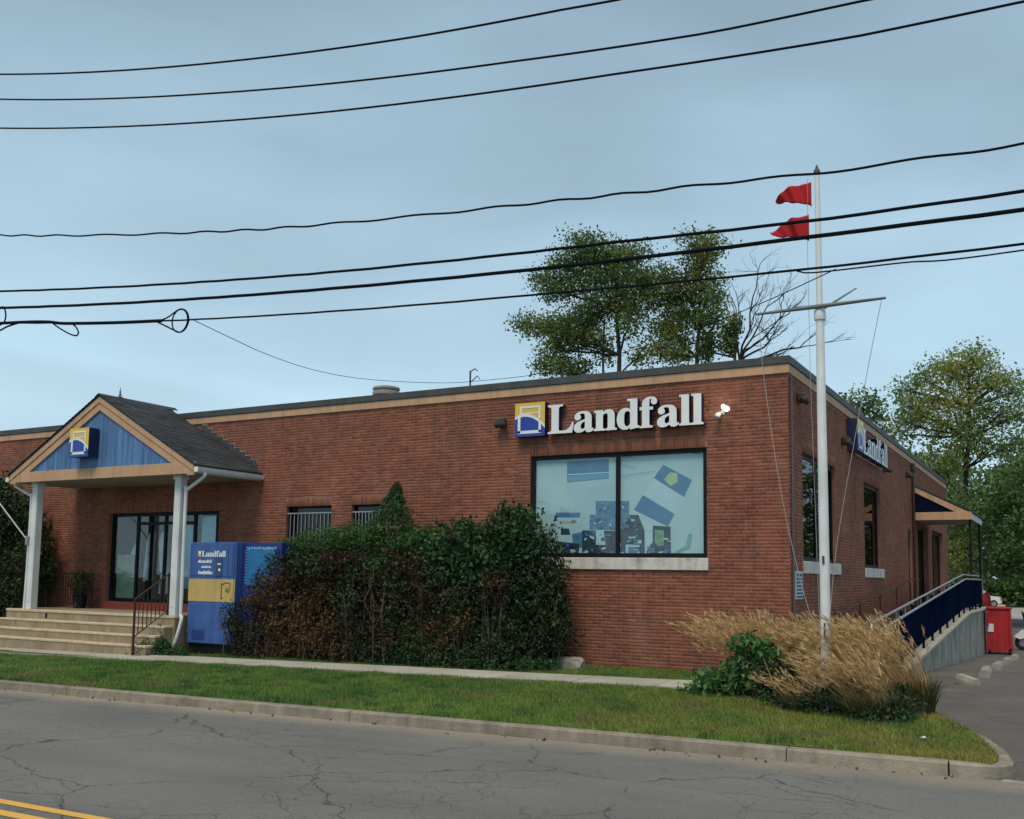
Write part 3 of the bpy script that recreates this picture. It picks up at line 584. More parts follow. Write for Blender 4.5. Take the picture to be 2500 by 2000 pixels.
# ------------------------------------------------------------------ lettering
GLY = {'L':[[(0.144,0.0,0.015,0.0,0.015,0.006),(0.015,0.012,0.015,0.017,0.039,0.018),(0.054,0.023,0.062,0.032,0.071,0.04),(0.075,0.056,0.075,0.081,0.075,0.18),(0.075,0.279,0.075,0.379,0.075,0.401),(0.07,0.416,0.062,0.425,0.054,0.433),(0.039,0.438,0.016,0.439,0.016,0.444),(0.016,0.45,0.016,0.455,0.094,0.455),(0.172,0.455,0.25,0.455,0.25,0.45),(0.25,0.444,0.25,0.439,0.232,0.439),(0.218,0.437,0.208,0.434,0.198,0.431),(0.192,0.425,0.188,0.416,0.184,0.408),(0.182,0.395,0.182,0.379,0.182,0.28),(0.182,0.181,0.182,0.083,0.182,0.067),(0.183,0.055,0.185,0.047,0.188,0.039),(0.192,0.034,0.2,0.031,0.207,0.029),(0.218,0.028,0.234,0.028,0.266,0.028),(0.293,0.032,0.315,0.04,0.336,0.048),(0.355,0.061,0.37,0.08,0.385,0.098),(0.398,0.123,0.409,0.154,0.415,0.154),(0.421,0.154,0.427,0.154,0.419,0.103),(0.41,0.051,0.402,0.0,0.273,0.0)]],'a':[[(0.282,-0.01,0.255,-0.01,0.221,-0.01),(0.203,0.005,0.2,0.035,0.17,0.006),(0.135,-0.009,0.095,-0.009,0.072,-0.009),(0.054,-0.002,0.04,0.011,0.027,0.025),(0.02,0.042,0.02,0.063,0.02,0.093),(0.035,0.117,0.063,0.136,0.092,0.155),(0.137,0.173,0.199,0.19,0.199,0.207),(0.199,0.224,0.199,0.241,0.199,0.26),(0.195,0.274,0.187,0.282,0.179,0.291),(0.166,0.296,0.148,0.296,0.119,0.296),(0.104,0.288,0.104,0.274,0.104,0.271),(0.107,0.266,0.113,0.257,0.12,0.248),(0.123,0.239,0.123,0.231,0.123,0.219),(0.119,0.209,0.11,0.202,0.101,0.194),(0.09,0.191,0.077,0.191,0.063,0.191),(0.052,0.195,0.045,0.203,0.037,0.211),(0.033,0.223,0.033,0.236,0.033,0.252),(0.038,0.266,0.049,0.278,0.06,0.291),(0.075,0.3,0.095,0.308,0.114,0.315),(0.136,0.318,0.162,0.318,0.21,0.318),(0.244,0.31,0.263,0.292,0.283,0.275),(0.293,0.247,0.293,0.21,0.293,0.161),(0.293,0.112,0.293,0.062,0.293,0.051),(0.293,0.043,0.295,0.04,0.296,0.036),(0.299,0.034,0.304,0.034,0.309,0.034),(0.314,0.037,0.32,0.042,0.323,0.037),(0.326,0.032,0.329,0.028,0.307,0.002)],[(0.129,0.034,0.151,0.034,0.157,0.034),(0.165,0.036,0.174,0.041,0.183,0.046),(0.191,0.053,0.199,0.063,0.199,0.099),(0.199,0.134,0.199,0.169,0.145,0.157),(0.118,0.128,0.118,0.084,0.118,0.05)]],'n':[[(0.072,0.0,0.018,0.0,0.018,0.005),(0.018,0.011,0.018,0.016,0.031,0.017),(0.04,0.02,0.045,0.026,0.05,0.031),(0.052,0.041,0.052,0.056,0.052,0.122),(0.052,0.187,0.052,0.253,0.052,0.267),(0.05,0.277,0.046,0.284,0.041,0.29),(0.032,0.294,0.019,0.294,0.019,0.3),(0.019,0.305,0.019,0.31,0.062,0.31),(0.105,0.31,0.148,0.31,0.148,0.296),(0.148,0.282,0.148,0.267,0.172,0.301),(0.204,0.318,0.243,0.318,0.301,0.318),(0.33,0.283,0.33,0.212,0.33,0.16),(0.33,0.108,0.33,0.056,0.33,0.042),(0.333,0.032,0.337,0.026,0.342,0.02),(0.35,0.017,0.363,0.016,0.363,0.011),(0.363,0.005,0.363,0.0,0.31,0.0),(0.256,0.0,0.202,0.0,0.202,0.005),(0.202,0.011,0.202,0.016,0.204,0.016),(0.205,0.016,0.207,0.016,0.226,0.016),(0.235,0.029,0.235,0.056,0.235,0.109),(0.235,0.163,0.235,0.217,0.235,0.235),(0.233,0.249,0.229,0.258,0.225,0.267),(0.216,0.271,0.203,0.271,0.182,0.271),(0.163,0.259,0.148,0.235,0.148,0.175),(0.148,0.116,0.148,0.056,0.148,0.042),(0.15,0.032,0.154,0.026,0.158,0.02),(0.167,0.017,0.18,0.016,0.18,0.011),(0.18,0.005,0.18,0.0,0.126,0.0)]],'d':[[(0.176,-0.01,0.14,-0.01,0.116,-0.01),(0.096,-0.003,0.078,0.01,0.059,0.024),(0.045,0.043,0.035,0.066,0.025,0.09),(0.019,0.117,0.019,0.147,0.019,0.182),(0.025,0.212,0.036,0.237,0.047,0.263),(0.062,0.283,0.081,0.297,0.101,0.311),(0.122,0.318,0.146,0.318,0.177,0.318),(0.203,0.306,0.223,0.28,0.223,0.32),(0.223,0.361,0.223,0.401,0.223,0.415),(0.219,0.425,0.212,0.43,0.205,0.436),(0.193,0.439,0.176,0.439,0.176,0.445),(0.176,0.45,0.176,0.455,0.224,0.455),(0.271,0.455,0.319,0.455,0.319,0.329),(0.319,0.202,0.319,0.075,0.319,0.059),(0.321,0.047,0.325,0.041,0.329,0.034),(0.338,0.03,0.353,0.028,0.353,0.022),(0.353,0.016,0.353,0.011,0.317,0.011),(0.274,0.004,0.223,-0.01,0.223,0.006),(0.223,0.023,0.223,0.039,0.204,0.006)],[(0.152,0.028,0.171,0.028,0.182,0.028),(0.192,0.033,0.202,0.041,0.212,0.05),(0.219,0.062,0.223,0.076,0.223,0.131),(0.223,0.186,0.223,0.242,0.221,0.253),(0.216,0.262,0.206,0.27,0.197,0.277),(0.186,0.281,0.174,0.281,0.153,0.281),(0.139,0.27,0.13,0.25,0.122,0.229),(0.118,0.197,0.118,0.153,0.118,0.111),(0.121,0.079,0.13,0.058,0.138,0.038)]],'f':[[(0.076,0.0,0.015,0.0,0.015,0.005),(0.015,0.011,0.015,0.016,0.026,0.017),(0.035,0.019,0.04,0.022,0.045,0.025),(0.048,0.029,0.05,0.035,0.051,0.04),(0.052,0.053,0.052,0.073,0.052,0.141),(0.052,0.209,0.052,0.277,0.04,0.277),(0.028,0.277,0.016,0.277,0.016,0.288),(0.016,0.299,0.016,0.31,0.028,0.31),(0.04,0.31,0.052,0.31,0.052,0.325),(0.052,0.339,0.052,0.353,0.052,0.389),(0.063,0.416,0.085,0.436,0.106,0.455),(0.136,0.465,0.174,0.465,0.202,0.465),(0.224,0.458,0.24,0.446,0.255,0.433),(0.263,0.418,0.263,0.4,0.263,0.385),(0.259,0.374,0.252,0.367,0.244,0.359),(0.235,0.355,0.224,0.355,0.212,0.355),(0.203,0.359,0.195,0.365,0.188,0.372),(0.185,0.38,0.185,0.391,0.185,0.4),(0.187,0.41,0.193,0.42,0.194,0.422),(0.195,0.424,0.196,0.426,0.197,0.429),(0.197,0.431,0.197,0.433,0.197,0.44),(0.192,0.443,0.18,0.443,0.166,0.443),(0.157,0.439,0.153,0.43,0.15,0.421),(0.148,0.408,0.148,0.39,0.148,0.364),(0.148,0.337,0.148,0.31,0.166,0.31),(0.185,0.31,0.203,0.31,0.203,0.299),(0.203,0.288,0.203,0.277,0.185,0.277),(0.166,0.277,0.148,0.277,0.148,0.206),(0.148,0.136,0.148,0.065,0.148,0.045),(0.151,0.032,0.158,0.026,0.165,0.019),(0.178,0.016,0.199,0.016,0.199,0.011),(0.199,0.005,0.199,0.0,0.138,0.0)]],'l':[[(0.072,0.0,0.018,0.0,0.018,0.005),(0.018,0.011,0.018,0.016,0.032,0.017),(0.041,0.02,0.045,0.026,0.05,0.031),(0.052,0.041,0.052,0.056,0.052,0.17),(0.052,0.284,0.052,0.398,0.052,0.412),(0.051,0.423,0.047,0.429,0.043,0.435),(0.034,0.439,0.02,0.439,0.02,0.445),(0.02,0.45,0.02,0.455,0.063,0.455),(0.106,0.455,0.148,0.455,0.148,0.322),(0.148,0.189,0.148,0.056,0.148,0.042),(0.15,0.032,0.154,0.026,0.158,0.02),(0.167,0.017,0.18,0.016,0.18,0.011),(0.18,0.005,0.18,0.0,0.126,0.0)]]}
def glyph_mesh(ch, sx, sz, depth, emb=0.0):
    cu = bpy.data.curves.new('g', 'CURVE'); cu.dimensions = '2D'; cu.fill_mode = 'BOTH'; cu.extrude = depth/2; cu.resolution_u = 5; cu.offset = emb
    for sp in GLY[ch]:
        s = cu.splines.new('BEZIER'); s.bezier_points.add(len(sp)-1); s.use_cyclic_u = True
        for p, q in zip(s.bezier_points, sp):
            p.handle_left_type = p.handle_right_type = 'FREE'
            p.handle_left = (q[0]*sx, q[1]*sz, 0); p.co = (q[2]*sx, q[3]*sz, 0); p.handle_right = (q[4]*sx, q[5]*sz, 0)
    o = bpy.data.objects.new('g', cu); COL.objects.link(o); bpy.context.view_layer.update()
    dg = bpy.context.evaluated_depsgraph_get(); me = bpy.data.meshes.new_from_object(o.evaluated_get(dg)); bpy.data.objects.remove(o); bpy.data.curves.remove(cu)
    return me
def word(text, parent, u0, z0, width, cap, depth, off, place, mats, name='letter', emb=0.0):
    """place(u, d, z) -> world; off = distance of the letter backs from the wall"""
    adv = {c: max(p[2] for s in GLY[c] for p in s)-min(p[2] for s in GLY[c] for p in s) for c in GLY}
    sz = cap/0.455; tot = sum(adv[c] for c in text)+0.012*(len(text)-1); sx = width/tot; u = u0; b = base_of(parent)
    for c in text:
        me = glyph_mesh(c, sx, sz, depth, emb); x0 = min(p[2] for s in GLY[c] for p in s)*sx
        me.materials.clear()
        for m in mats: me.materials.append(m)
        mi = []
        for p in me.polygons: mi.append(0 if p.normal.z > 0.9 else len(mats)-1)
        me.polygons.foreach_set('material_index', mi)
        for v in me.vertices:
            q = place(u+v.co.x-x0, off+depth/2+v.co.z, z0+v.co.y); v.co = (q[0]-b.x, q[1]-b.y, q[2]-b.z)
        me.update(); link(name, me, parent); u += (adv[c]+0.012)*sx
def logo(parent, u0, z0, s, depth, place, off=0.02):
    def quad(poly, d0, d1, m, name):
        mb = MB(); p0 = [place(u0+a*s, d0, z0+b*s) for a, b in poly]; p1 = [place(u0+a*s, d1, z0+b*s) for a, b in poly]; n = len(poly)
        mb.add(p0+p1, [tuple(range(n)), tuple(range(n, 2*n))]+[(i, (i+1)%n, (i+1)%n+n, i+n) for i in range(n)]); return mb.build(name, m, parent)
    quad([(0,0),(1,0),(1,1),(0,1)], off, off+depth, m_navy, 'sign_box'); f = off+depth
    cv = [(t, float(np.interp(t, [0,.12,.28,.45,.62,.78,.9,1], [.55,.605,.64,.625,.565,.47,.37,.26]))) for t in np.linspace(0, 1, 17)]
    quad([(0,0),(1,0)]+cv[::-1], f, f+.004, m_blue, 'logo_blue_field'); quad(cv+[(1,1),(0,1)], f, f+.004, m_yellow, 'logo_yellow_field')
    w = 0.042
    quad([(a, b-w) for a, b in cv]+[(a, b+w) for a, b in cv[::-1]], f+.004, f+.008, m_letter, 'logo_wave_line')
    for nm, (a, b, c, d) in {'l': (.10,.19,.10,.59), 'r': (.80,.88,.10,.45), 'b': (.10,.88,.08,.17), 't': (.17,.86,.84,.90), 'i': (.17,.235,.64,.84), 'k': (.80,.86,.50,.84), 'm': (.235,.80,.665,.70)}.items():
        quad([(a,c),(b,c),(b,d),(a,d)], f+.008, f+.011, m_letter, 'logo_outline')
PF = lambda u, d, z: (u, -d, z)
PS = lambda u, d, z: (d, u, z)
sg = thing('wall_sign', 'white letters reading Landfall with square yellow and blue logo, above the big picture window', 'sign', (-3.7, 0, 4.78))
logo(sg, -5.84, 4.76, 0.73, 0.17, PF, 0.012)
word('Landfall', sg, -5.03, 4.79, 3.42, 0.60, 0.15, 0.03, PF, [m_letter, m_navy], emb=0.010)
sg = thing('wall_sign', 'white Landfall letters with tall logo box, high on the shaded side wall behind the flagpole', 'sign', (0, 8.4, 4.87))
logo(sg, 5.62, 4.87, 0.76, 0.24, PS, 0.012)
word('Landfall', sg, 6.5, 4.90, 3.62, 0.60, 0.20, 0.03, PS, [m_letter, m_navy], emb=0.010)
mb = MB(); mb.box(0.012, 0.05, 6.42, 10.2, 4.87, 4.93); mb.build('sign_rail', m_letter, sg)

# ------------------------------------------------------------------ picture window poster
m_p_base = mat('poster_aqua', (0.55, 0.68, 0.70), 0.8, (0.44, 0.57, 0.66), 0.9)
m_p_blue = mat('poster_mid_blue', (0.075, 0.19, 0.38), 0.8, (0.10, 0.24, 0.42), 2.5)
m_p_pale = mat('poster_pale', (0.56, 0.70, 0.78), 0.8, (0.50, 0.64, 0.74), 1.5)
m_p_yel = mat('poster_dull_yellow', (0.50, 0.58, 0.30), 0.8)
m_p_dark = mat('poster_dark', (0.018, 0.028, 0.05), 0.8, (0.05, 0.09, 0.16), 6)
m_p_mid = mat('poster_steel_blue', (0.13, 0.30, 0.48), 0.8, (0.06, 0.15, 0.28), 9)
m_p_white = mat('poster_white', (0.68, 0.76, 0.80), 0.8, (0.5, 0.6, 0.68), 9)
m_p_green = mat('poster_green', (0.12, 0.26, 0.13), 0.8, (0.30, 0.42, 0.25), 7)
m_p_org = mat('poster_orange', (0.62, 0.48, 0.28), 0.8)
pw = thing('window_poster', 'large pale aqua display poster of marine goods filling the big picture window', 'poster', (-3.5, 0.14, 2.2))
YP = 0.130; lay = [0]
def wxy(cx, cy):   # crop coordinates of the printed picture -> wall coordinates
    return -5.46+(cx-120)/(2035-120)*3.78, 4.26-(cy-150+(cx-120)/1915*45)/(1280-165)*2.0
def pr(poly, m, name='printed_shape', conv=True):
    lay[0] += 1; y1 = YP-0.00022*lay[0]; q = [wxy(a, b) if conv else (a, b) for a, b in poly]
    q = [(min(max(a, -5.455), -1.695), min(max(b, 2.265), 4.255)) for a, b in q]
    mb = MB(); mb.prism([(a, y1, b) for a, b in q], (0, 0.0002, 0)); return mb.build(name, m, pw)
mb = MB(); mb.box(-5.46, -1.69, YP, YP+.01, 2.262, 4.258); mb.build('poster_sheet', m_p_base, pw)
pr([(490,160),(985,150),(985,380),(495,420)], m_p_blue); pr([(500,320),(985,300),(985,312),(500,332)], m_p_pale)
pr([(500,345),(700,332),(985,322),(985,372),(500,408)], mat('poster_soft_blue', (0.16, 0.36, 0.52), .8))
# tilted signal flags
pr([(1590,230),(1900,410),(1815,600),(1490,380)], m_p_blue); pr([(1665,320),(1745,330),(1745,430),(1670,475),(1600,400)], m_p_yel)
pr([(1490,385),(1815,600),(1720,790),(1370,570)], m_p_pale); pr([(1370,575),(1715,790),(1640,930),(1270,745)], m_p_blue)
pr([(1270,745),(1640,930),(1610,1000),(1225,850)], m_p_pale)
# tub on the left
pr([(370,830),(680,830),(665,1250),(400,1250)], m_p_pale, 'printed_tub'); pr([(360,775),(655,775),(655,835),(365,835)], m_p_blue)
pr([(440,880),(570,880),(570,910),(440,910)], m_p_org); pr([(425,965),(520,965),(540,1040),(425,1040)], m_p_dark); pr([(560,1030),(680,1000),(680,1190),(575,1190)], m_p_mid)
pr([(370,1120),(650,1140),(640,1290),(360,1290)], m_p_dark); pr([(400,1180),(440,1180),(440,1280),(395,1280)], m_p_green); pr([(540,1210),(590,1210),(590,1290),(545,1290)], m_p_pale)
# stacked boxes in the middle
pr([(835,640),(1215,640),(1215,800),(835,800)], m_p_mid, 'printed_carton'); pr([(765,800),(1110,800),(1110,975),(765,975)], m_p_mid, 'printed_carton')
pr([(680,985),(1060,985),(1060,1280),(680,1280)], m_p_dark, 'printed_carton'); pr([(1060,800),(1320,800),(1390,980),(1390,1280),(1060,1280)], m_p_dark, 'printed_carton')
pr([(840,985),(930,985),(950,1150),(840,1150)], m_p_pale, 'printed_carton'); pr([(1110,800),(1230,800),(1180,900),(1110,930)], m_p_mid); pr([(1390,900),(1470,900),(1470,1140),(1390,1140)], m_p_white)
pr([(1480,920),(1670,930),(1675,1280),(1400,1280),(1480,1100)], m_p_dark, 'printed_carton'); pr([(1500,970),(1600,970),(1600,1140),(1530,1155),(1500,1100)], m_p_green)
pr([(1180,1140),(1335,1140),(1335,1265),(1180,1265)], m_p_pale, 'printed_carton'); pr([(1210,1165),(1310,1165),(1310,1250),(1210,1250)], m_p_blue)
pr([(1860,1010),(1900,1010),(1880,1160),(1760,1250),(1700,1260),(1830,1140)], mat('poster_sail_green', (0.22, 0.42, 0.40), .8)); pr([(1850,1235),(1900,1235),(1900,1262),(1850,1262)], m_p_yel)
rp = random.Random(11)
for x0_, x1_, y0_, y1_, k in ((840,1210,645,795,9),(770,1100,805,970,9),(685,1055,990,1275,16),(1065,1385,985,1275,15),(1110,1320,805,980,9),(1410,1665,1110,1275,9),(410,660,845,1110,3),(365,640,1125,1285,6)):
    for _ in range(k):
        a, b = rp.uniform(x0_, x1_-20), rp.uniform(y0_, y1_-15); w_, h_ = rp.uniform(14, 70), rp.uniform(8, 46); w_ = min(w_, x1_-a); h_ = min(h_, y1_-b)
        pr([(a,b),(a+w_,b-rp.uniform(0,6)),(a+w_,b+h_),(a,b+h_)], rp.choice([m_p_dark, m_p_dark, m_p_mid, m_p_mid, m_p_blue, m_p_blue, m_p_pale]), 'printed_patch')
for a, b, c, d in ((120,175,480,165),(1075,200,1300,260),(1075,360,1500,300),(150,640,240,655)): pr([(a,b),(c,d),(c,d+5),(a,b+5)], m_p_mid, 'printed_line')
for a, b in [(710,1075),(770,1050),(720,1220),(790,1200),(900,660),(960,700),(1080,690),(1130,700),(820,890),(870,880),(1195,1085),(1250,1050),(1290,1035),(830,1250),(910,1180),(1390,1230),(1430,1210),(1450,1245),(1540,1215),(1600,1060),(1640,1090),(1070,1060),(1085,1120),(1120,930),(1240,850),(700,1235),(1120,1230),(1150,860),(930,720),(1000,900)]:
    w_, h_ = rp.uniform(18, 60), rp.uniform(10, 34); t_ = rp.uniform(-14, 14)
    pr([(a,b+t_),(a+w_,b-t_),(a+w_,b-t_+h_),(a+rp.uniform(0,12),b+t_+h_)], rp.choice([m_p_white, m_p_white, m_p_pale, m_p_green]))

# ------------------------------------------------------------------ entrance porch
porch = thing('entrance_porch', 'gabled entrance porch with blue boarded front, tan trim and two white posts', 'porch', (-16.9, -1.1, -0.2))
XA, YG, ZE, ZA = -16.88, -2.16, 4.33, 6.22; HWX = 3.46; XLp, XRp = XA-HWX, XA+HWX
sl = (ZA-ZE)/HWX
# shingled roof planes: deck and overlapping courses
for sgn in (-1, 1):
    mb = MB(); e0 = (XA+sgn*(HWX+.10), ZE-.10*sl); a0 = (XA, ZA)
    yb = 0.42
    mb.prism([(a0[0], YG-.06, a0[1]), (e0[0], YG-.06, e0[1]), (e0[0], YG-.06, e0[1]-.05), (a0[0], YG-.06, a0[1]-.05)], (0, -YG+.06-0.003, 0))
    mb.build('roof_deck', m_coping, porch)
    mb = MB(); ln = math.hypot(HWX+.10, (HWX+.10)*sl); nrow = int(ln/.14); ux, uz = sgn*(HWX+.10)/ln, -(HWX+.10)*sl/ln; nx_, nz_ = -uz*sgn*1.0, abs(ux)
    nx_ = sgn*abs(uz)
    for r_ in range(nrow+1):
        s0 = max(0, ln-.14*(r_+1)); s1 = min(ln+.02, s0+.165); y = YG-.09-(0.15 if r_ % 2 else 0)
        yend = -0.004 if (XA+ux*s0)*sgn > -99 else 0
        while y < yend:
            y1 = min(y+.30, yend); y0_ = max(y, YG-.09)
            if y1-y0_ > .02:
                t0, t1 = .006, .018+random.uniform(0, .004)
                A = lambda s, t, yy: (XA+ux*s+nx_*t, yy, ZA+uz*s+nz_*t)
                mb.add([A(s0,0,y0_),A(s0,0,y1-.006),A(s1,0,y1-.006),A(s1,0,y0_),A(s0,t0,y0_),A(s0,t0,y1-.006),A(s1,t1,y1-.006),A(s1,t1,y0_)],
                       [(4,5,6,7),(0,1,5,4),(1,2,6,5),(2,3,7,6),(3,0,4,7)])
            y = y1 if y1 == y+.30 else y+.30
    o = mb.build('shingles', m_shingle, porch); o['kind'] = 'stuff'
mb = MB(); mb.prism([(XA-.14, YG-.10, ZA-.06), (XA, YG-.10, ZA+.035), (XA+.14, YG-.10, ZA-.06), (XA, YG-.10, ZA+.005)], (0, 2.5, 0)); mb.build('ridge_cap', m_shingle, porch)
# trim: two rakes and the tie board; a second thin strip on top of each
def rake(sgn, y0, th, drop, wdt, nm, m=m_tan):
    mb = MB(); ca = 1/math.hypot(1, sl)
    a = (XA, ZA-drop); e = (XA+sgn*(HWX+.02), ZE-drop-.02*sl); v = wdt/ca
    mb.prism([(a[0], y0, a[1]), (e[0], y0, e[1]), (e[0], y0, e[1]-min(v, .23)), (XA+sgn*(HWX+.02-(v-min(v,.23))/sl), y0, e[1]-min(v,.23)), (a[0], y0, a[1]-v)], (0, th, 0)); mb.build(nm, m, porch)
for sgn in (-1, 1): rake(sgn, YG-.03, .05, .055, .30, 'rake_board'); rake(sgn, YG-.055, .025, .055, .12, 'rake_moulding')
mb = MB(); mb.bev(XLp-.04, XRp+.04, YG-.034, YG+.02, 4.07, 4.345, .006); mb.build('tie_board', m_tan, porch)
# blue vertical boards in the gable
x = XLp+.45
while x < XRp-.45:
    x1 = min(x+.195, XRp-.4); zt = lambda X: ZA-.20-abs(X-XA)*sl
    if zt(x) > 4.36 or zt(x1) > 4.36:
        pts = [(x+.004, 4.30), (x1-.004, 4.30), (x1-.004, max(4.31, zt(x1-.004)))]
        if x < XA < x1: pts.append((XA, zt(XA)))
        pts.append((x+.004, max(4.31, zt(x+.004))))
        mb = MB(); mb.prism([(a, YG+.012+random.uniform(0,.003), b) for a, b in pts], (0, .02, 0)); mb.build('board', m_board, porch)
    x = x1
mb = MB(); mb.prism([(XLp+.3, YG+.04, 4.2), (XRp-.3, YG+.04, 4.2), (XA, YG+.04, ZA-.2)], (0, .03, 0)); mb.build('gable_backing', m_navy, porch)
# soffit, eaves boards, gutters
mb = MB(); mb.box(XLp+.02, XRp-.02, YG+.03, -.004, 4.10, 4.14); mb.build('soffit', m_soffit, porch)
for sgn in (-1, 1):
    X = XA+sgn*(HWX+.03); mb = MB(); mb.box(min(X, X+sgn*.03), max(X, X+sgn*.03), YG+.025, -.004, 4.08, 4.26); mb.build('eaves_board', m_white, porch)
    mb = MB(); g = [(0,0),(.09,0),(.115,.05),(.125,.115),(.11,.115),(.08,.02),(0.0,.02)]
    mb.prism([(X+sgn*(.033+a), YG-.06, 4.105+b) for a, b in g], (0, -YG+.05, 0)); gu = mb.build('gutter', m_white, porch)
    mb = MB(); mb.bev(min(X+sgn*.03, X+sgn*.158), max(X+sgn*.03, X+sgn*.158), YG-.066, YG-.058, 4.10, 4.222, .002); mb.build('end_cap', m_white, gu)
# stepped flashing up the brick along the right slope
m_flash = mat('flashing', (0.42, 0.36, 0.34), 0.6, (0.25, 0.2, 0.19), 5)
for i in range(13):
    X = XA+.72+i*.205; Z = ZA-(X-XA)*sl+.04
    if Z > 5.6: continue
    mb = MB(); mb.prism([(X, -.016, Z+.13), (X+.20, -.016, Z+.13), (X+.20, -.016, Z-.0-.20*sl), (X, -.016, Z)], (0, .004, 0)); mb.build('flashing', m_coping, porch)
    mb = MB(); mb.box(X, X+.206, -.022, -.017, Z+.118, Z+.136); mb.box(X+.196, X+.21, -.022, -.017, Z+.0, Z+.118); mb.build('flashing_edge', m_flash, porch)
# posts
for X in (-19.68, -14.22):
    mb = MB(); w = .105; y = -1.82
    mb.bev(X-w, X+w, y-w, y+w, 0.70, 4.10, .012); mb.bev(X-w-.025, X+w+.025, y-w-.025, y+w+.025, 3.98, 4.098, .008);
    mb.bev(X-w+.04, X+w-.04, y-w-.008, y-w+.002, .9, 3.9, .004); mb.build('post', m_white, porch)
# downpipes
for pts in ([(-13.30, -1.95, 4.10), (-13.32, -1.95, 4.0), (-13.95, -1.86, 3.72), (-14.0, -1.85, 3.60), (-13.99, -1.85, 0.9), (-13.98, -1.85, 0.72), (-13.9, -1.9, .62), (-13.98, -1.95, 0.2), (-14.06, -1.97, -0.02)],
            [(-20.46, -1.95, 4.10), (-20.46, -1.95, 4.0), (-19.98, -1.86, 3.76), (-19.9, -1.85, 3.65), (-19.9, -1.85, 1.9), (-19.93, -1.85, 0.7)]):
    mb = MB(); mb.tube(cr_spline(pts, 4), .042, 8); mb.build('downpipe', m_white, porch, smooth=True)
# porch floor and four steps
mb = MB(); mb.bev(-20.5, -14.05, -1.98, -0.002, -0.45, 0.70, .012); mb.build('porch_floor', m_step, porch)
mb = MB(); mb.bev(-20.5, -14.03, -2.0, -1.9, 0.64, 0.705, .01); mb.build('floor_nosing', m_nosing, porch)
st = [(-2.24, 0.46), (-2.49, 0.245), (-2.75, 0.03)]; yb = -1.98
for yf, z in st:
    mb = MB(); mb.bev(-20.5, -14.1, yf, yb-.001, -0.45, z, .012); sp0 = mb.build('step', m_step, porch); mb = MB(); mb.bev(-20.5, -14.09, yf-.015, yb-.002, z-.045, z+.004, .008); mb.build('nosing', m_nosing, sp0); yb = yf
mb = MB(); mb.box(-18.83, -18.77, -1.995, -1.983, .5, .62); mb.build('floor_crack', m_black, porch)
# handrail at the right end of the steps
hr = thing('step_handrail', 'short black iron handrail with pickets on the right end of the porch steps', 'railing', (-14.4, -2.4, 0.03))
P0, P1 = Vector((-14.46, -2.80, 0.0)), Vector((-14.36, -1.92, 0.70))
mb = MB(); mb.box(-14.48, -14.44, -2.82, -2.78, -.2, 1.10); mb.build('rail_post', m_brownrail, hr)
mb = MB(); mb.box(-14.38, -14.34, -1.94, -1.90, .70, 1.72); mb.build('rail_post', m_brownrail, hr)
mb = MB(); mb.tube([P0+Vector((0,-.03,1.08)), P1+Vector((0,0,1.0)), (-14.36, -1.5, 1.70)], .022); mb.build('top_rail', m_brownrail, hr)
mb = MB(); mb.tube([P0+Vector((0,0,.22)), P1+Vector((0,0,.12))], .014); mb.build('bottom_rail', m_brownrail, hr)
for i in range(1, 8):
    p = P0.lerp(P1, i/8); mb = MB(); mb.box(p.x-.008, p.x+.008, p.y-.008, p.y+.008, p.z+.18, p.z+1.05); mb.build('picket', m_brownrail, hr)
# railing across the back left of the porch
br = thing('porch_railing', 'dark low picket railing at the back left of the porch', 'railing', (-19.8, -.35, .7))
mb = MB(); mb.box(-20.45, -19.15, -.37, -.33, 1.62, 1.67); mb.build('top_rail', m_brownrail, br)
mb = MB(); mb.box(-20.45, -19.15, -.365, -.335, .80, .83); mb.build('bottom_rail', m_brownrail, br)
for i in range(12): X = -20.42+i*.113; mb = MB(); mb.box(X-.008, X+.008, -.36, -.344, .83, 1.62); mb.build('picket', m_brownrail, br)
mb = MB(); mb.box(-19.19, -19.15, -.37, -.33, .70, 1.62); mb.build('rail_post', m_brownrail, br)
# gable logo
sg = thing('gable_sign', 'square yellow and blue logo box fixed to the blue porch gable', 'sign', (-17.2, YG, 4.62))
logo(sg, -17.60, 4.61, 0.73, 0.30, lambda u, d, z: (u, YG+.01-d, z), 0.02)
# bird ornament on the ridge
fin = thing('roof_finial', 'tiny dark spiked finial on the ridge of the porch roof', 'finial', (XA+.02, YG+.5, ZA))
mb = MB(); c = (XA+.02, YG+.55, ZA+.02); mb.lathe([(.05, 0), (.02, .04), (.012, .12), (.03, .15), (.012, .18), (.004, .27)], c, 8); mb.build('spike', m_coping, fin)
mb = MB()
for a in range(4): mb.tube([(c[0]+.09*math.cos(a*PI/2+.6), c[1]+.09*math.sin(a*PI/2+.6), c[2]-.03), (c[0], c[1], c[2]+.12)], .008, 5)
mb.build('stay', m_coping, fin)
# angled pole on the left post
fp = thing('bracket_flagpole', 'thin grey pole slanting up to the left from the left porch post', 'pole', (-19.83, -1.95, 2.55))
mb = MB(); mb.tube([(-19.82, -1.95, 2.52), (-21.9, -2.05, 4.25)], .022, 8); mb.build('rod', m_steel, fp); mb = MB(); mb.bev(-19.86, -19.79, -2.0, -1.9, 2.40, 2.64, .01); mb.build('bracket', m_steel, fp)
# seated dark plant pot beside the door
pot = thing('planter', 'dark planter with a scrubby plant at the back of the porch left of the door', 'planter', (-19.4, -.45, .7))
mb = MB(); mb.lathe([(.15, 0), (.20, .34), (.22, .36), (.20, .37), (.17, .33)], (-19.4, -.55, .70), 14); mb.build('pot', m_black, pot)

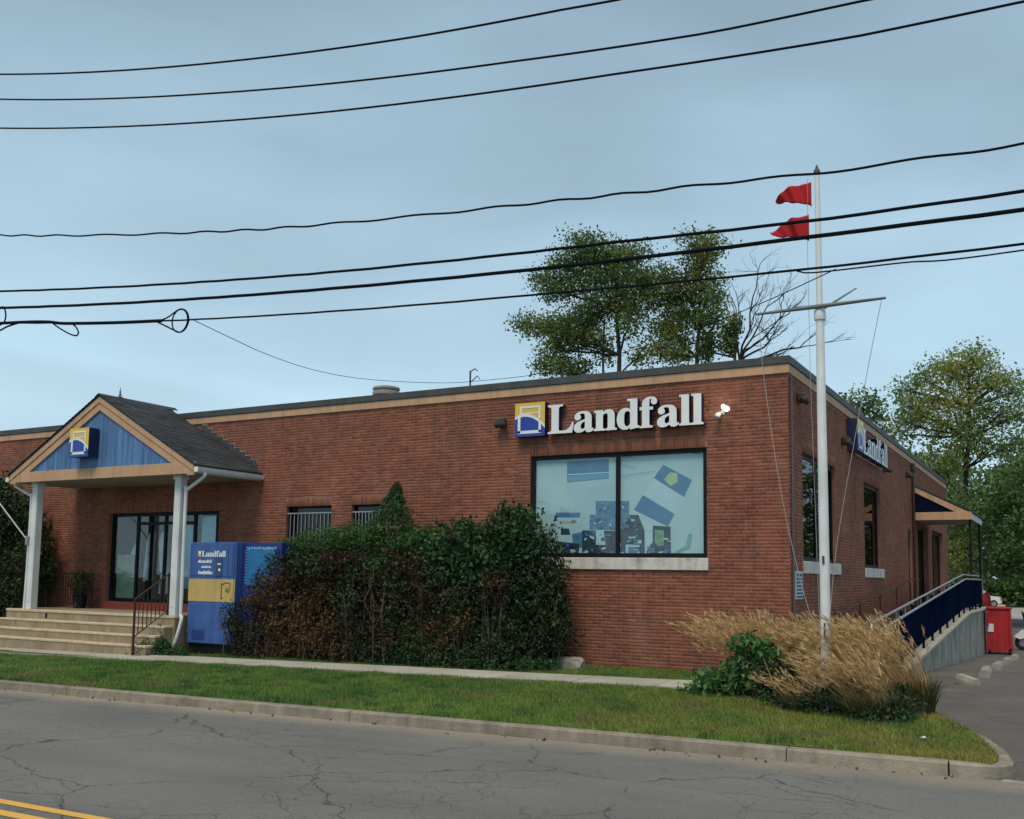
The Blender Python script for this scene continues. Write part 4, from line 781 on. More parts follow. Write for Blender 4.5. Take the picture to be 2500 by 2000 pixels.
# ------------------------------------------------------------------ lockers beside the porch
m_lock = mat('locker_blue', (0.055, 0.135, 0.40), 0.5, (0.045, 0.105, 0.32), 2.2, streak=0.3, bump=.05)
m_lock2 = mat('locker_deep_blue', (0.015, 0.035, 0.20), 0.45)
m_locky = mat('locker_yellow', (0.60, 0.44, 0.15), 0.5, (0.50, 0.36, 0.13), 2, streak=.2)
m_lockp = mat('locker_panel_blue', (0.02, 0.18, 0.42), 0.5, (0.015, 0.14, 0.36), 2)
lk = thing('vending_locker', 'tall blue cabinet with a yellow band and small white lettering, beside the right porch post', 'cabinet', (-13.2, -1.2, -.2))
x0, x1, yf = -13.93, -12.41, -1.70
mb = MB(); mb.box(x0+.05, x1-.02, yf+.05, -.92, -.22, .08); mb.build('plinth', m_black, lk)
mb = MB(); mb.bev(x0, x1, yf, -.86, .07, 2.46, .015); mb.build('cabinet_body', m_lock, lk)
mb = MB(); mb.box(x0+.003, x1-.004, yf-.006, yf+.002, 1.06, 1.59); mb.build('yellow_band', m_locky, lk)
mb = MB(); mb.bev(x0+.05, x1-.10, yf-.014, yf-.001, .08, 1.0, .006); mb.build('lower_door', m_lock, lk)
mb = MB(); mb.bev(x0+.05, x1-.10, yf-.012, yf-.001, 1.66, 2.44, .006); mb.build('upper_door', m_lock, lk)
mb = MB(); mb.box(x1-.62, x1-.42, yf-.03, yf-.013, 1.66, 2.08); mb.build('display_screen', mat('screen_dark', (0.03, 0.06, 0.12), 0.2), lk)
mb = MB(); mb.box(x1-.52, x1-.46, yf-.035, yf-.031, 1.78, 1.84); mb.box(x1-.56, x1-.45, yf-.035, yf-.031, 1.93, 1.96); mb.build('screen_glint', m_letter, lk)
mb = MB(); mb.box(x1-.245, x1-.235, yf-.0145, yf-.0125, 1.67, 2.4); mb.build('door_gap', m_navy, lk)
word('Landfall', lk, x0+.42, 2.12, .78, .13, .006, 0, lambda u, d, z: (u, yf-.014-d, z), [m_letter, m_letter], 'small_letter', emb=.002)
mb = MB(); mb.box(x0+.30, x0+.39, yf-.020, yf-.013, 2.12, 2.19); mb.build('mark', m_yellow, lk); mb = MB(); mb.box(x0+.30, x0+.39, yf-.020, yf-.013, 2.19, 2.25); mb.build('mark', m_letter, lk)
rt = random.Random(4)
mb = MB(); mb.box(x1-.045, x1-.035, yf-.008, yf+.002, .1, 2.42); mb.build('door_gap', m_navy, lk)
for i in range(7): mb = MB(); mb.bev(x0+.20, x0+.62, yf-.022, yf-.013, .16+i*.035, .175+i*.035, .003); mb.build('vent_louvre', m_lock2, lk)
for z in (.35, .85, 1.85, 2.3): mb = MB(); mb.bev(x0+.025, x0+.045, yf-.02, yf, z-.05, z+.05, .004); mb.build('hinge', m_steel, lk)
mb = MB(); mb.bev(x1-.15, x1-.125, yf-.04, yf-.013, .55, .72, .004); mb.build('handle', m_steel, lk)
for z, a, b, h in ((1.97, .30, .75, .075), (1.85, .42, .72, .05), (1.70, .32, .78, .085)):   # unreadably small print
    u = x0+a
    while u < x0+b:
        w = rt.uniform(.02, .05); mb = MB(); mb.box(u, u+w, yf-.018, yf-.0125, z, z+h*rt.choice([.7, 1, .75])); mb.build('small_print', m_letter, lk); u += w+.012
m_emb = mat('emblem_brown', (0.12, 0.07, 0.03), .6)
cx, cz = x1-.24, 1.33
mb = MB()
for a, b, c, d in ((-.20,-.17,-.17,.13), (-.20,-.10,.13,.16), (-.20,-.12,-.20,-.17), (-.12,.08,.16,.185), (.08,.10,.02,.16)): mb.box(cx+a, cx+b, yf-.010, yf-.005, cz+c, cz+d)
mb.build('emblem_outline', m_emb, lk)
mb = MB()
for k in range(7):
    a = PI*k/6; mb.prism([(cx+.02, yf-.010, cz-.05), (cx+.02+.075*math.cos(a-.18), yf-.010, cz-.02+.075*math.sin(a-.18)), (cx+.02+.10*math.cos(a), yf-.010, cz-.02+.10*math.sin(a))], (0, .004, 0))
mb.build('emblem_leaf', m_emb, lk)
l2 = thing('storage_locker', 'deep blue cabinet with a recessed panel, half hidden by the brown shrub', 'cabinet', (-11.8, -1.1, -.15))
x0, x1, yf = -12.39, -11.2, -1.50
mb = MB(); mb.bev(x0, x1, yf, -.86, -.18, 2.45, .012); mb.build('cabinet_body', m_lock2, l2)
mb = MB(); mb.box(x0+.13, x1-.2, yf-.008, yf+.001, 1.45, 2.36); mb.build('panel', m_lockp, l2)
mb = MB(); rt = random.Random(2)
for i in range(17): mb.box(x0+.14+i*.055, x0+.155+i*.055, yf-.014, yf-.007, 2.30+rt.uniform(-.02,.03), 2.335+rt.uniform(-.01,.02))
for i in range(12): mb.box(x0+.10, x0+.115, yf-.014, yf-.001, 1.5+i*.07, 1.52+i*.07)
mb.build('edge_rivets', m_letter, l2)

# ------------------------------------------------------------------ side canopy
can = thing('side_canopy', 'lean-to canopy with tan trim and dark navy end over the side door', 'canopy', (0.9, 18.3, .8))
y0, y1 = 16.6, 20.4; zt, ze = 4.97, 4.03; X = 1.78
mb = MB(); mb.prism([(0.012, y0-.05, zt+.06), (X+.1, y0-.05, ze+.02), (X+.1, y0-.05, ze-.03), (0.012, y0-.05, zt)], (0, y1-y0+.1, 0)); mb.build('canopy_roof', m_shingle, can)
mb = MB(); mb.prism([(0.012, y0-.03, zt-.01), (X+.03, y0-.03, ze-.03), (X+.03, y0-.03, ze-.22), (X-.02, y0-.03, ze-.22), (0.012, y0-.03, zt-.20)], (0, .03, 0)); mb.build('rake_board', m_tan, can)
mb = MB(); mb.bev(0.012, X+.03, y0-.045, y0-.002, 3.80, 4.06, .005); mb.build('tie_board', m_tan, can)
mb = MB(); mb.prism([(0.012, y0+.01, 4.0), (X-.2, y0+.01, 4.0), (0.012, y0+.01, zt-.12)], (0, .03, 0)); mb.build('gable_infill', m_navypanel, can)
mb = MB(); mb.bev(X, X+.04, y0+.002, y1, 3.80, 4.02, .005); mb.build('eaves_board', m_white, can)
mb = MB(); mb.box(0.012, X-.002, y0+.002, y1, 3.84, 3.88); mb.build('soffit', m_soffit, can)
for Y in (16.72, 20.3):
    mb = MB(); mb.box(X-.09, X-.02, Y-.035, Y+.035, .80, 3.84); mb.build('post', m_black, can)
dp = thing('wall_downpipe', 'brown downpipe on the side wall just before the canopy', 'pipe', (0.05, 16.3, 0.9))
mb = MB(); mb.tube([(.06, 16.4, 5.7), (.06, 16.4, .85)], .045, 8); mb.build('pipe', m_brownrail, dp); mb = MB(); mb.bev(.012, .13, 16.3, 16.5, 5.45, 5.68, .01); mb.build('hopper', m_brownrail, dp)
cd = thing('corner_strip', 'slim grey upright strip running up the corner of the side wall', 'pipe', (0.04, .12, 0))
mb = MB(); mb.tube([(.035, .13, 5.65), (.035, .13, -.02)], .022, 8); mb.build('pipe', mat('strip_grey', (.11, .10, .105), .6), cd)  # thin dark grey tube drawn as a strip along the wall corner

# ------------------------------------------------------------------ access ramp
ramp = thing('access_ramp', 'concrete wheelchair ramp with navy side panels and twin steel rails', 'ramp', (1.1, 6, 0))
def RZ(y): return interp(y, [-2.5, 12.85, 21.0], [0.0, 0.85, 0.85])
mb = MB(); mb.prism([(.30, -2.5, -.3), (.30, -2.5, 0.005), (.30, 12.85, .85), (.30, 20.9, .85), (.30, 20.9, -1.1), (.30, 2.0, -.8)], (1.45, 0, 0)); mb.build('ramp_slab', m_conc, ramp)
ys = [-2.4, 1.2, 4.8, 8.4, 12.0, 15.4, 18.2, 20.9]
for a, b in zip(ys[:-1], ys[1:]):
    mb = MB(); k = [a, b-.012]; k = [a]+([12.85] if a < 12.85 < b else [])+[b-.012]
    mb.prism([(1.76, Y, LOT(Y)-.25) for Y in (k[0], k[-1])]+[(1.76, Y, RZ(Y)-.0) for Y in k[::-1]], (.14, 0, 0)); mb.build('side_wall_section', m_conc, ramp)
mb = MB(); mb.prism([(1.74, Y, RZ(Y)+.003) for Y in (-2.4, 12.85, 20.9)]+[(1.74, Y, RZ(Y)+.055) for Y in (20.9, 12.85, -2.4)], (.235, 0, 0)); mb.build('wall_cap', mat('cap_concrete', (.55, .51, .42), .85, (.42, .39, .33), 3), ramp)
posts = [-2.35, -.9, .6, 2.1, 3.6, 5.1, 6.6, 8.1, 9.6, 11.1, 12.45, 14.4, 16.4, 18.0]
for a, b in zip(posts[:-1], posts[1:]):
    mb = MB(); mb.prism([(1.872, a+.004, RZ(a)+.22), (1.872, b-.004, RZ(b)+.22), (1.872, b-.004, RZ(b)+.98), (1.872, a+.004, RZ(a)+.98)], (.016, 0, 0)); mb.build('panel', m_navypanel, ramp)
for a in posts: mb = MB(); mb.box(1.82, 1.868, a-.024, a+.024, RZ(a)+.055, RZ(a)+1.06); mb.build('rail_post', m_steel if a < -2 else m_navypanel, ramp)
mb = MB(); mb.tube([(1.845, -2.45, .62), (1.845, -2.5, .98), (1.845, -2.4, RZ(-2.4)+1.11), (1.845, 12.4, RZ(12.4)+1.16), (1.845, 18.1, 1.98)], .022, 8); mb.build('top_rail', m_steel, ramp, smooth=True)
mb = MB(); mb.tube([(1.90, -2.3, RZ(-2.3)+.96), (1.90, 12.5, RZ(12.5)+1.03), (1.90, 18.0, 1.86)], .024, 8); mb.build('lower_rail', m_steel, ramp, smooth=True)
for i in range(14):
    Y = -2.2+i*1.1; mb = MB(); mb.box(1.842, 1.856, Y-.008, Y+.008, RZ(Y)+.95, RZ(Y)+1.10); mb.build('rail_bracket', m_steel, ramp)
mb = MB(); mb.tube([(.36, -.6, .85), (.36, 12.9, 1.83)], .022, 8); mb.tube([(.36, 12.9, 1.83), (.36, 15.0, 1.83)], .022, 8); mb.build('wall_side_rail', m_brownrail, ramp)
for Y in (-.55, 2.2, 4.9, 7.6, 10.3, 13.0): mb = MB(); mb.box(.345, .375, Y-.015, Y+.015, RZ(Y), RZ(Y)+.88); mb.build('rail_post', m_brownrail, ramp)

# plaque by the corner of the side wall
pq = thing('wall_notice', 'small pale notice with lines of blue print low on the side wall by the corner', 'sign', (0.02, .56, 1.4))
mb = MB(); mb.bev(.011, .03, .30, .86, 1.40, 1.93, .004); mb.build('plate', mat('notice_pale', (.55, .62, .64), .6), pq)
mb = MB()
for i, (a, b) in enumerate(((.42,.76),(.40,.7),(.36,.8),(.38,.8),(.36,.74),(.40,.78),(.37,.8))):
    z = 1.88-i*.068; u = .30+a*.0+.05
    while u < .82: w = .03+.03*((i*7+int(u*90)) % 3)/2; mb.box(.030, .033, u, min(.82, u+w), z-.045, z-(.005 if i != 0 else -.01)); u += w+.015
mb.build('printed_lines', mat('notice_print', (.04, .12, .18), .7), pq)

# ------------------------------------------------------------------ wall lamps
m_bulb = mat('bulb_lit', (1.0, 0.98, 0.88), .3, emit=2.2); m_bulboff = mat('bulb_off', (.45, .45, .42), .3)
def lamp(label, p, face, lit=False, s=1.0):
    t = thing('wall_lamp', label, 'lamp', p, 'floodlights on the walls'); D = Vector((0, -1, 0)) if face == 'f' else Vector((1, 0, 0)); U = Vector((1, 0, 0)) if face == 'f' else Vector((0, 1, 0)); p = Vector(p)
    mb = MB(); mb.lathe([(.055*s, 0), (.055*s, .03), (.03*s, .04)], (0, 0, 0), 12); R = D.to_track_quat('Z', 'Y').to_matrix()
    mb.v = [tuple(R@Vector(v)+p) for v in mb.v]; mb.build('base', m_lamp if not lit else m_bulboff, t)
    for k in (-1, 1):
        c = p+D*.05+U*.045*k*s+Vector((0, 0, -.02)); d = (D*.8+Vector((0, 0, .25 if lit and k > 0 else -.6))+U*.35*k).normalized(); R = d.to_track_quat('Z', 'Y').to_matrix()
        mb = MB(); mb.lathe([(.02*s, 0), (.035*s, .03), (.06*s, .10), (.068*s, .17), (.062*s, .17)], (0, 0, 0), 12); mb.v = [tuple(R@Vector(v)+c) for v in mb.v]; h = mb.build('lamp_head', m_lamp if not lit else m_bulboff, t, smooth=True)
        mb = MB(); mb.lathe([(.058*s, .165), (.05*s, .185), (.02*s, .195)], (0, 0, 0), 12); mb.v = [tuple(R@Vector(v)+c) for v in mb.v]; mb.build('lens', m_bulb if (lit and k > 0) else (m_bulboff if lit else m_lamp), h, smooth=True)
    if lit:
        ld = bpy.data.lights.new('bulb_light', 'POINT'); ld.energy = 1.5; ld.shadow_soft_size = .05; ld.color = (1, .93, .8); lo = bpy.data.objects.new('bulb_light', ld); COL.objects.link(lo); lo.parent = t; lo.location = (0.02, -.30, .02)
        mb = MB(); mb.lathe([(.0, .075), (.03, .062), (.042, .03), (.034, 0), (.015, -.015)], (p.x+.02, p.y-.12, p.z+.06), 14); mb.build('glowing_bulb', m_bulb, t, smooth=True)
    else:
        mb = MB(); c = p+D*.09; mb.bev(c.x-.09, c.x+.09, c.y-.09, c.y+.09, c.z-.14, c.z+.05, .03); mb.build('housing', m_lamp, t)
lamp('dark unlit floodlight left of the square logo on the front wall', (-6.22, -.01, 5.16), 'f')
lamp('lit twin floodlight just right of the white Landfall lettering', (-1.24, -.01, 5.02), 'f', True)
lamp('dark lamp high on the side wall near the corner, left of the flagpole', (.012, .72, 5.36), 's')
lamp('dark lamp on the side wall just left of the side sign', (.012, 5.0, 5.05), 's')
lamp('dark lamp on the side wall just right of the side sign', (.012, 10.9, 5.0), 's')
lamp('small lamp on the side wall close to the brown downpipe', (.012, 15.3, 5.25), 's')

# roof vent and little mast
rv = thing('roof_vent', 'squat grey round vent standing on the flat roof', 'vent', (-11.35, 2.5, 5.6))
mb = MB(); mb.lathe([(.24, 0), (.24, .92)], (-11.35, 2.5, 5.6), 20); mb.build('stack', m_coping, rv, smooth=True)
mb = MB(); mb.lathe([(.26, .0), (.36, .03), (.37, .10), (.36, .13), (.32, .14), (.37, .19), (.36, .24), (.2, .28)], (-11.35, 2.5, 6.52), 20); mb.build('cowl', m_soffit, rv, smooth=True)
rm = thing('service_mast', 'thin bent service mast above the roof edge', 'mast', (-7.4, 1.0, 5.6))
mb = MB(); mb.tube([(-7.75, 1.0, 5.6), (-7.75, 1.0, 6.62)], .022, 6); mb.build('mast_tube', m_coping, rm)
mb = MB(); mb.tube([(-7.75, 1.0, 6.60), (-7.62, 1.0, 6.66), (-7.55, 1.0, 6.60)], .014, 6); mb.tube([(-7.75, 1.0, 6.33), (-7.55, 1.0, 6.48), (-7.48, 1.0, 6.40)], .012, 6); mb.build('hook', m_coping, rm)

# rock beside the hedge
def rock(name, label, cat, c, s, seed, m):
    bm = bmesh.new(); bmesh.ops.create_icosphere(bm, subdivisions=3, radius=1)
    for v in bm.verts:
        k = 1+.25*noise.noise(v.co*1.3+Vector((seed, 0, 0))); q = v.co*k
        q = Vector([max(-.8, min(.8, a))/.8 for a in q]); v.co = (q.x*s[0]+c[0], q.y*s[1]+c[1], q.z*s[2]+c[2])
    me = bpy.data.meshes.new(name); bm.to_mesh(me); bm.free(); me.materials.append(m); o = link(name, me); tag(o, label, cat); return o
rock('stone_block', 'pale weathered stone block on the grass at the right end of the hedge', 'stone', (-4.35, -.55, .02), (.38, .2, .14), 3, m_conc)

# ------------------------------------------------------------------ flagpole
fl = thing('flagpole', 'tall white flagpole with a cross yard standing in the ornamental grass', 'flagpole', (1.29, -3.0, -.04))
m_pole = mat('pole_paint', (0.78, 0.80, 0.80), 0.4, (0.66, 0.68, 0.68), 2, streak=.12)
mb = MB(); mb.tube([(1.275, -3.0, -.1), (1.265, -3.0, 3), (1.36, -3.0, 6.0)], [.085, .078, .062], 16)
mb = MB(); mb.tube([(1.27, -3, -.4), (1.262, -3, 2.8), (1.255, -3, 5.98)], [.080, .076, .064], 16); mb.build('lower_mast', m_pole, fl, smooth=True)
mb = MB(); mb.tube([(1.255, -3, 5.94), (1.25, -3, 7.2), (1.245, -3, 8.28)], [.050, .046, .040], 14); mb.build('upper_mast', m_pole, fl, smooth=True)
mb = MB(); mb.lathe([(.085, -.09), (.092, -.05), (.092, .05), (.07, .09)], (1.255, -3, 5.95), 16); mb.build('collar', m_pole, fl, smooth=True)
mb = MB(); mb.lathe([(.05, 0), (.052, .05), (.03, .08), (.02, .12), (.0, .16)], (1.245, -3, 8.26), 12); mb.build('truck', m_coping, fl, smooth=True)
m_yard = mat('yard_grey', (.16, .19, .19), .5, (.11, .13, .13), 4)
mb = MB(); mb.tube([(.26, -3.09, 6.05), (1.255, -3.09, 6.06), (2.26, -3.09, 6.07)], [.020, .036, .020], 10); mb.build('yard', m_yard, fl, smooth=True)
mb = MB(); mb.tube([(1.30, -2.95, 6.05), (1.62, -1.9, 6.62)], [.022, .012], 8); mb.build('gaff', m_yard, fl)
m_rope = mat('rope', (.34, .33, .32), .9)
for pts in ([(.30, -3.1, 6.04), (.40, -3.12, 4.9), (.66, -3.1, 3.0), (.98, -3.08, 1.5), (1.20, -3.08, .95)], [(2.20, -3.1, 6.05), (2.02, -3.1, 5.2), (1.72, -3.08, 3.7), (1.45, -3.06, 2.2), (1.32, -3.06, .95)]):
    mb = MB(); mb.tube(cr_spline(pts, 6), .0055, 5); mb.build('yard_halyard', m_rope, fl)
mb = MB(); mb.tube([(1.10, -3.0, 8.2), (1.08, -3.0, 7.1), (1.10, -3.03, 5.0), (1.19, -3.06, 1.0)], .004, 5); mb.build('flag_halyard', m_rope, fl)
mb = MB(); mb.tube([(1.27, -3.1, .90), (1.27, -3.1, 1.12)], .014, 6); mb.tube([(1.265, -3.08, 2.02), (1.265, -3.09, 2.14)], .02, 6); mb.build('cleat', m_coping, fl)
def pennant(label, hx, z1, z0, tx, tz, seed):
    n, k = 30, 9; V = []
    for i in range(n+1):
        u = i/n
        for j in range(k+1):
            v = j/k; top = z1+(tz-z1)*u**2.6+(.018*math.sin(u*9+seed) if seed > 1 else 0); bot = z0+(tz-.07-z0)*u**.62+.015*math.sin(u*10+seed); mid = tz-.03; e = max(0, (u-.93)/.07); top = top+(mid-top)*e*e; bot = bot+(mid-bot)*e*e
            V.append((hx+(tx-hx)*u, -3.0+(.06*math.sin(u*7+seed+v*1.2)+.022*math.sin(u*19+v*4+seed))*min(1, u*3), top+(bot-top)*v))
    F = [(i*(k+1)+j, i*(k+1)+j+1, (i+1)*(k+1)+j+1, (i+1)*(k+1)+j) for i in range(n) for j in range(k)]
    o = link('pennant', npmesh('pennant', V, F, m_red, smooth=True)); tag(o, label, 'flag', 'red pennants on the flagpole')
    s = o.modifiers.new('thickness', 'SOLIDIFY'); s.thickness = .004
pennant('upper red triangular pennant flying left from the flagpole top', 1.155, 8.14, 7.72, .56, 7.97, 0.4)
pennant('lower red triangular pennant, crumpled, flying left between two thick wires', 1.11, 7.60, 7.16, .50, 7.42, 2.6)

for o in [fl]+[q for q in bpy.data.objects if q.name.startswith('pennant')]:      # stands on the lawn at y = -4
    o.location = (1.5014, -4.005, 0.0758) if o == fl else (0.294, -1.197, 0.113); o.scale = (.936, .936, .936)

# ------------------------------------------------------------------ overhead wires
WIRES = [
 ('thin black wire crossing the sky, uppermost of the seven, ending at the top edge', [(-11.88,10.61),(-6.1,9.39),(-2.79,8.88),(-0.6,8.64),(0.09,8.56)], .0145, 0),
 ('thin black wire crossing the sky, second from the top', [(-11.83,10.13),(-6.57,8.99),(-1.26,8.15),(1.31,7.84),(2.88,7.75)], .0135, 0),
 ('thin black wire crossing the sky, third from the top', [(-11.78,9.58),(-4.31,8.18),(0.16,7.64),(2.83,7.38),(4.38,7.32)], .0135, 0),
 ('wavy black wire touching the flagpole top', [(-11.57,7.58),(-5.29,6.66),(-0.96,6.27),(1.3,6.09),(2.42,5.99),(4.34,5.91)], .0130, .012),
 ('black wire crossing just above the lower red pennant', [(-11.46,6.56),(-4.04,5.85),(0.17,5.61),(2.41,5.49),(4.32,5.45)], .0175, .003),
 ('thickest black cable, crossing below the lower red pennant', [(-11.43,6.26),(-4.03,5.62),(-0.44,5.42),(2.41,5.32),(4.32,5.27)], .022, .002),
 ('lowest street cable with loops of slack cable at its left end', [(-11.4,5.99),(-6.95,5.52),(-0.94,5.13),(2.4,4.98),(4.31,4.94)], .013, .002)]
wires = []
for lab, P, r_, wav in WIRES:
    xs = np.array([p[0] for p in P]); zs = np.array([p[1] for p in P]); deg = 3 if len(P) > 4 else 2
    cf = np.polyfit(xs, zs, 2); res = zs-np.polyval(cf, xs)
    X = np.concatenate([np.arange(-34, -13, 2.0), np.arange(-12.5, 5, .14 if wav > .01 else .35), np.arange(6, 24, 2.0)])
    sl0 = np.polyval(np.polyder(cf), -13); Z = np.where(X < -13, np.polyval(cf, -13)+sl0*(X+13)+.004*(X+13)**2, np.polyval(cf, X))
    Z += np.interp(X, xs, res); Z += wav*np.sin(X*6.3+1.7*np.sin(X*1.1))*((X > -13) & (X < 5))
    mb = MB(); mb.tube([(a, -8.5, b) for a, b in zip(X, Z)], r_, 6); o = mb.build('overhead_wire', m_wire, smooth=True); tag(o, lab, 'wire', 'overhead wires along the street'); wires.append(o)
# thicker bundle and slack loops at the left of the lowest cable
def cable(name, label, P, r_, y=-8.5, cat='cable', grp='slack cable coils on the lowest wire', n=8):
    mb = MB(); mb.tube(cr_spline([(p[0], p[2] if len(p) > 2 else y, p[1]) for p in P], n), r_, 6); o = mb.build(name, m_wire, smooth=True); tag(o, label, cat, grp); return o
cable('cable_bundle', 'thicker lashed section of the lowest street cable at the left edge', [(-34,8.4),(-20,6.6),(-11.4,5.985),(-9.6,5.775),(-8.4,5.65),(-7.36,5.56)], .026, grp=None)
cx, cz = -6.94, 5.505
cable('cable_loop', 'round slack loop of cable hung on the lowest wire above the porch', [(-7.42,5.56),(-7.22,5.60),(-7.04,5.675),(-6.94,5.69),(-6.83,5.64),(-6.775,5.51),(-6.83,5.385),(-6.94,5.335),(-7.05,5.37),(-7.25,5.46),(-7.45,5.55)], .012)
mb = MB(); mb.tube([(cx+.165*math.cos(a), -8.5-.02, cz+.175*math.sin(a)) for a in np.linspace(0, 2*PI, 28)], .011, 6, cap=False); o = mb.build('storage_hoop', m_wire, smooth=True); tag(o, 'round black hoop holding the slack cable above the porch', 'hoop')
cable('cable_loop', 'small drooping slack loop on the lowest wire left of the porch roof', [(-9.95,5.81),(-9.75,5.70),(-9.5,5.585),(-9.34,5.545),(-9.30,5.60),(-9.38,5.70),(-9.5,5.77)], .013)
cable('cable_loop', 'slack loop cut off by the left edge of the picture', [(-12.2,6.05),(-11.8,5.98),(-11.45,5.86),(-11.2,5.90),(-10.9,5.93),(-10.6,5.92)], .016)
cable('cable_loop', 'black hoop of cable at the very left edge on the lowest wire', [(-11.5,6.24),(-11.36,6.27),(-11.28,6.20),(-11.25,6.10),(-11.28,6.0),(-11.4,5.95)], .013)
cable('service_wire', 'very thin drop wire sagging from the hoop down to the small mast on the roof', [(-6.65, 5.48, -8.5), (-7.19, 5.56, -7.3), (-7.69, 5.61, -5.9), (-8.2, 5.72, -4.2), (-8.43, 5.86, -2.6), (-8.5, 6.07, -1.0), (-8.36, 6.29, 0.5), (-8.03, 6.36, 1.0)], .006, grp=None, cat='wire', n=8)
cable('service_wire', 'very thin wire rising from the roof mast across the trees to the flagpole', [(-8.03, 6.36, 1.0), (-5.26, 6.02, -0.5), (-2.62, 5.75, -2.5), (-0.42, 5.47, -4.6), (1.34, 5.16, -6.8), (2.59, 4.94, -8.5)], .006, grp=None, cat='wire', n=8)
cable('service_wire', 'thin wire hanging just under the lowest street cable on the right', [(2.2,4.975),(2.4,4.935),(3.23,4.915),(4.31,4.88),(9,5.0),(22,7.0)], .008, grp=None, cat='wire')

# ------------------------------------------------------------------ parking lot furniture
def wheelstop(label, x, y0, y1, rot=0, tilt=0):
    L = y1-y0; yc = (y0+y1)/2; z = (LOT(y0)+LOT(y1))/2; t = bpy.data.objects.new('wheel_stop', None)
    pr_ = [(-.11, 0), (-.10, .08), (-.065, .15), (.065, .15), (.10, .08), (.11, 0)]; mb = MB()
    n = 4; rings = [[(a, -L/2+L*i/n, b+.004*math.sin(i*3+y0)) for a, b in pr_] for i in range(n+1)]
    vs = [v for r_ in rings for v in r_]; k = len(pr_); fs = [(i*k+j, i*k+(j+1)%k, (i+1)*k+(j+1)%k, (i+1)*k+j) for i in range(n) for j in range(k)]+[tuple(range(k)), tuple(range(n*k, n*k+k))]
    mb.add(vs, fs); o = mb.build('wheel_stop', m_ws); o.location = (x, yc, z-.005); o.rotation_euler = (math.atan2(LOT(y1)-LOT(y0), L)+tilt, 0, rot); tag(o, label, 'wheel stop', 'concrete wheel stops in the parking lot')
m_ws = mat('wheel_stop_concrete', (.36, .34, .30), .9, (.19, .18, .16), 4, bump=.4)
wheelstop('short broken concrete wheel stop lying crooked, nearest of the row', 2.90, .55, 1.0, .7, .12)
wheelstop('concrete wheel stop, second nearest, beyond the broken one', 3.0, 2.3, 4.7, .05)
wheelstop('concrete wheel stop in the middle of the row', 3.0, 6.0, 8.4, .02)
wheelstop('concrete wheel stop, second from the red bin', 3.0, 9.6, 12.0, .03)
wheelstop('concrete wheel stop nearest the red bin', 3.0, 13.4, 15.8, .02)
# red bin
m_rb = mat('red_plastic', (0.50, 0.022, 0.03), .6, (0.36, 0.02, 0.025), 3, streak=.35, bump=.15)
bn = thing('wheelie_bin', 'large red wheeled bin standing past the end of the ramp wall', 'bin', (2.35, 19.0, LOT(18)))
zb = LOT(19); c = (2.36, 19.0)
mb = MB(); mb.v = []; w0, d0, w1, d1 = .36, .36, .33, .30
q = [(-.40,-.36,.10),(.40,-.36,.10),(.38,.36,.10),(-.38,.36,.10),(-.34,-.40,1.50),(.34,-.40,1.50),(.34,.42,1.50),(-.34,.42,1.50)]
mb.add([(c[0]+a, c[1]+b, zb+d) for a, b, d in q], [(0,3,2,1),(4,5,6,7),(0,1,5,4),(1,2,6,5),(2,3,7,6),(3,0,4,7)]); mb.build('bin_body', m_rb, bn)
mb = MB(); mb.bev(c[0]-.38, c[0]+.38, c[1]-.44, c[1]+.46, zb+1.50, zb+1.58, .02); mb.build('bin_lid', m_rb, bn)
mb = MB(); mb.bev(c[0]-.38, c[0]-.30, c[1]-.47, c[1]-.42, zb+.95, zb+1.40, .02); mb.bev(c[0]+.30, c[0]+.38, c[1]-.44, c[1]-.40, zb+.2, zb+1.40, .01); mb.build('bin_rib', m_rb, bn)
mb = MB(); mb.bev(c[0]-.34, c[0]-.16, c[1]-.402, c[1]-.385, zb+.75, zb+1.02, .004); mb.build('bin_label', m_white, bn)
for k in (-1, 1): mb = MB(); mb.lathe([(.05, -.04), (.10, -.035), (.10, .035), (.05, .04)], (c[0]+.30*k, c[1]-.30, zb+.10), 14, axis='x'); mb.build('wheel', m_black, bn)
mb = MB(); mb.bev(c[0]-.05, c[0]+.2, c[1]-.30, c[1]+.1, zb+1.58, zb+1.66, .02); o = mb.build('crumpled_sack', mat('sack', (.55, .45, .30), .9)); tag(o, 'small tan sack lying on the lid of the red bin', 'sack')
# dark cabinet between ramp and bin
mb = MB(); mb.bev(1.95, 2.0+.0, 18.6, 19.4, LOT(18), LOT(18)+1.5, .01)
ex = thing('dark_bin', 'narrow black bin between the ramp wall and the red bin', 'bin', (1.93, 19.8, LOT(18)))
mb = MB(); mb.bev(1.60, 2.15, 21.2, 21.8, LOT(18)+.02, LOT(18)+1.45, .03); mb.build('bin_body', m_black, ex); mb = MB(); mb.bev(1.57, 2.18, 21.15, 21.85, LOT(18)+1.45, LOT(18)+1.53, .02); mb.build('bin_lid', m_lamp, ex)
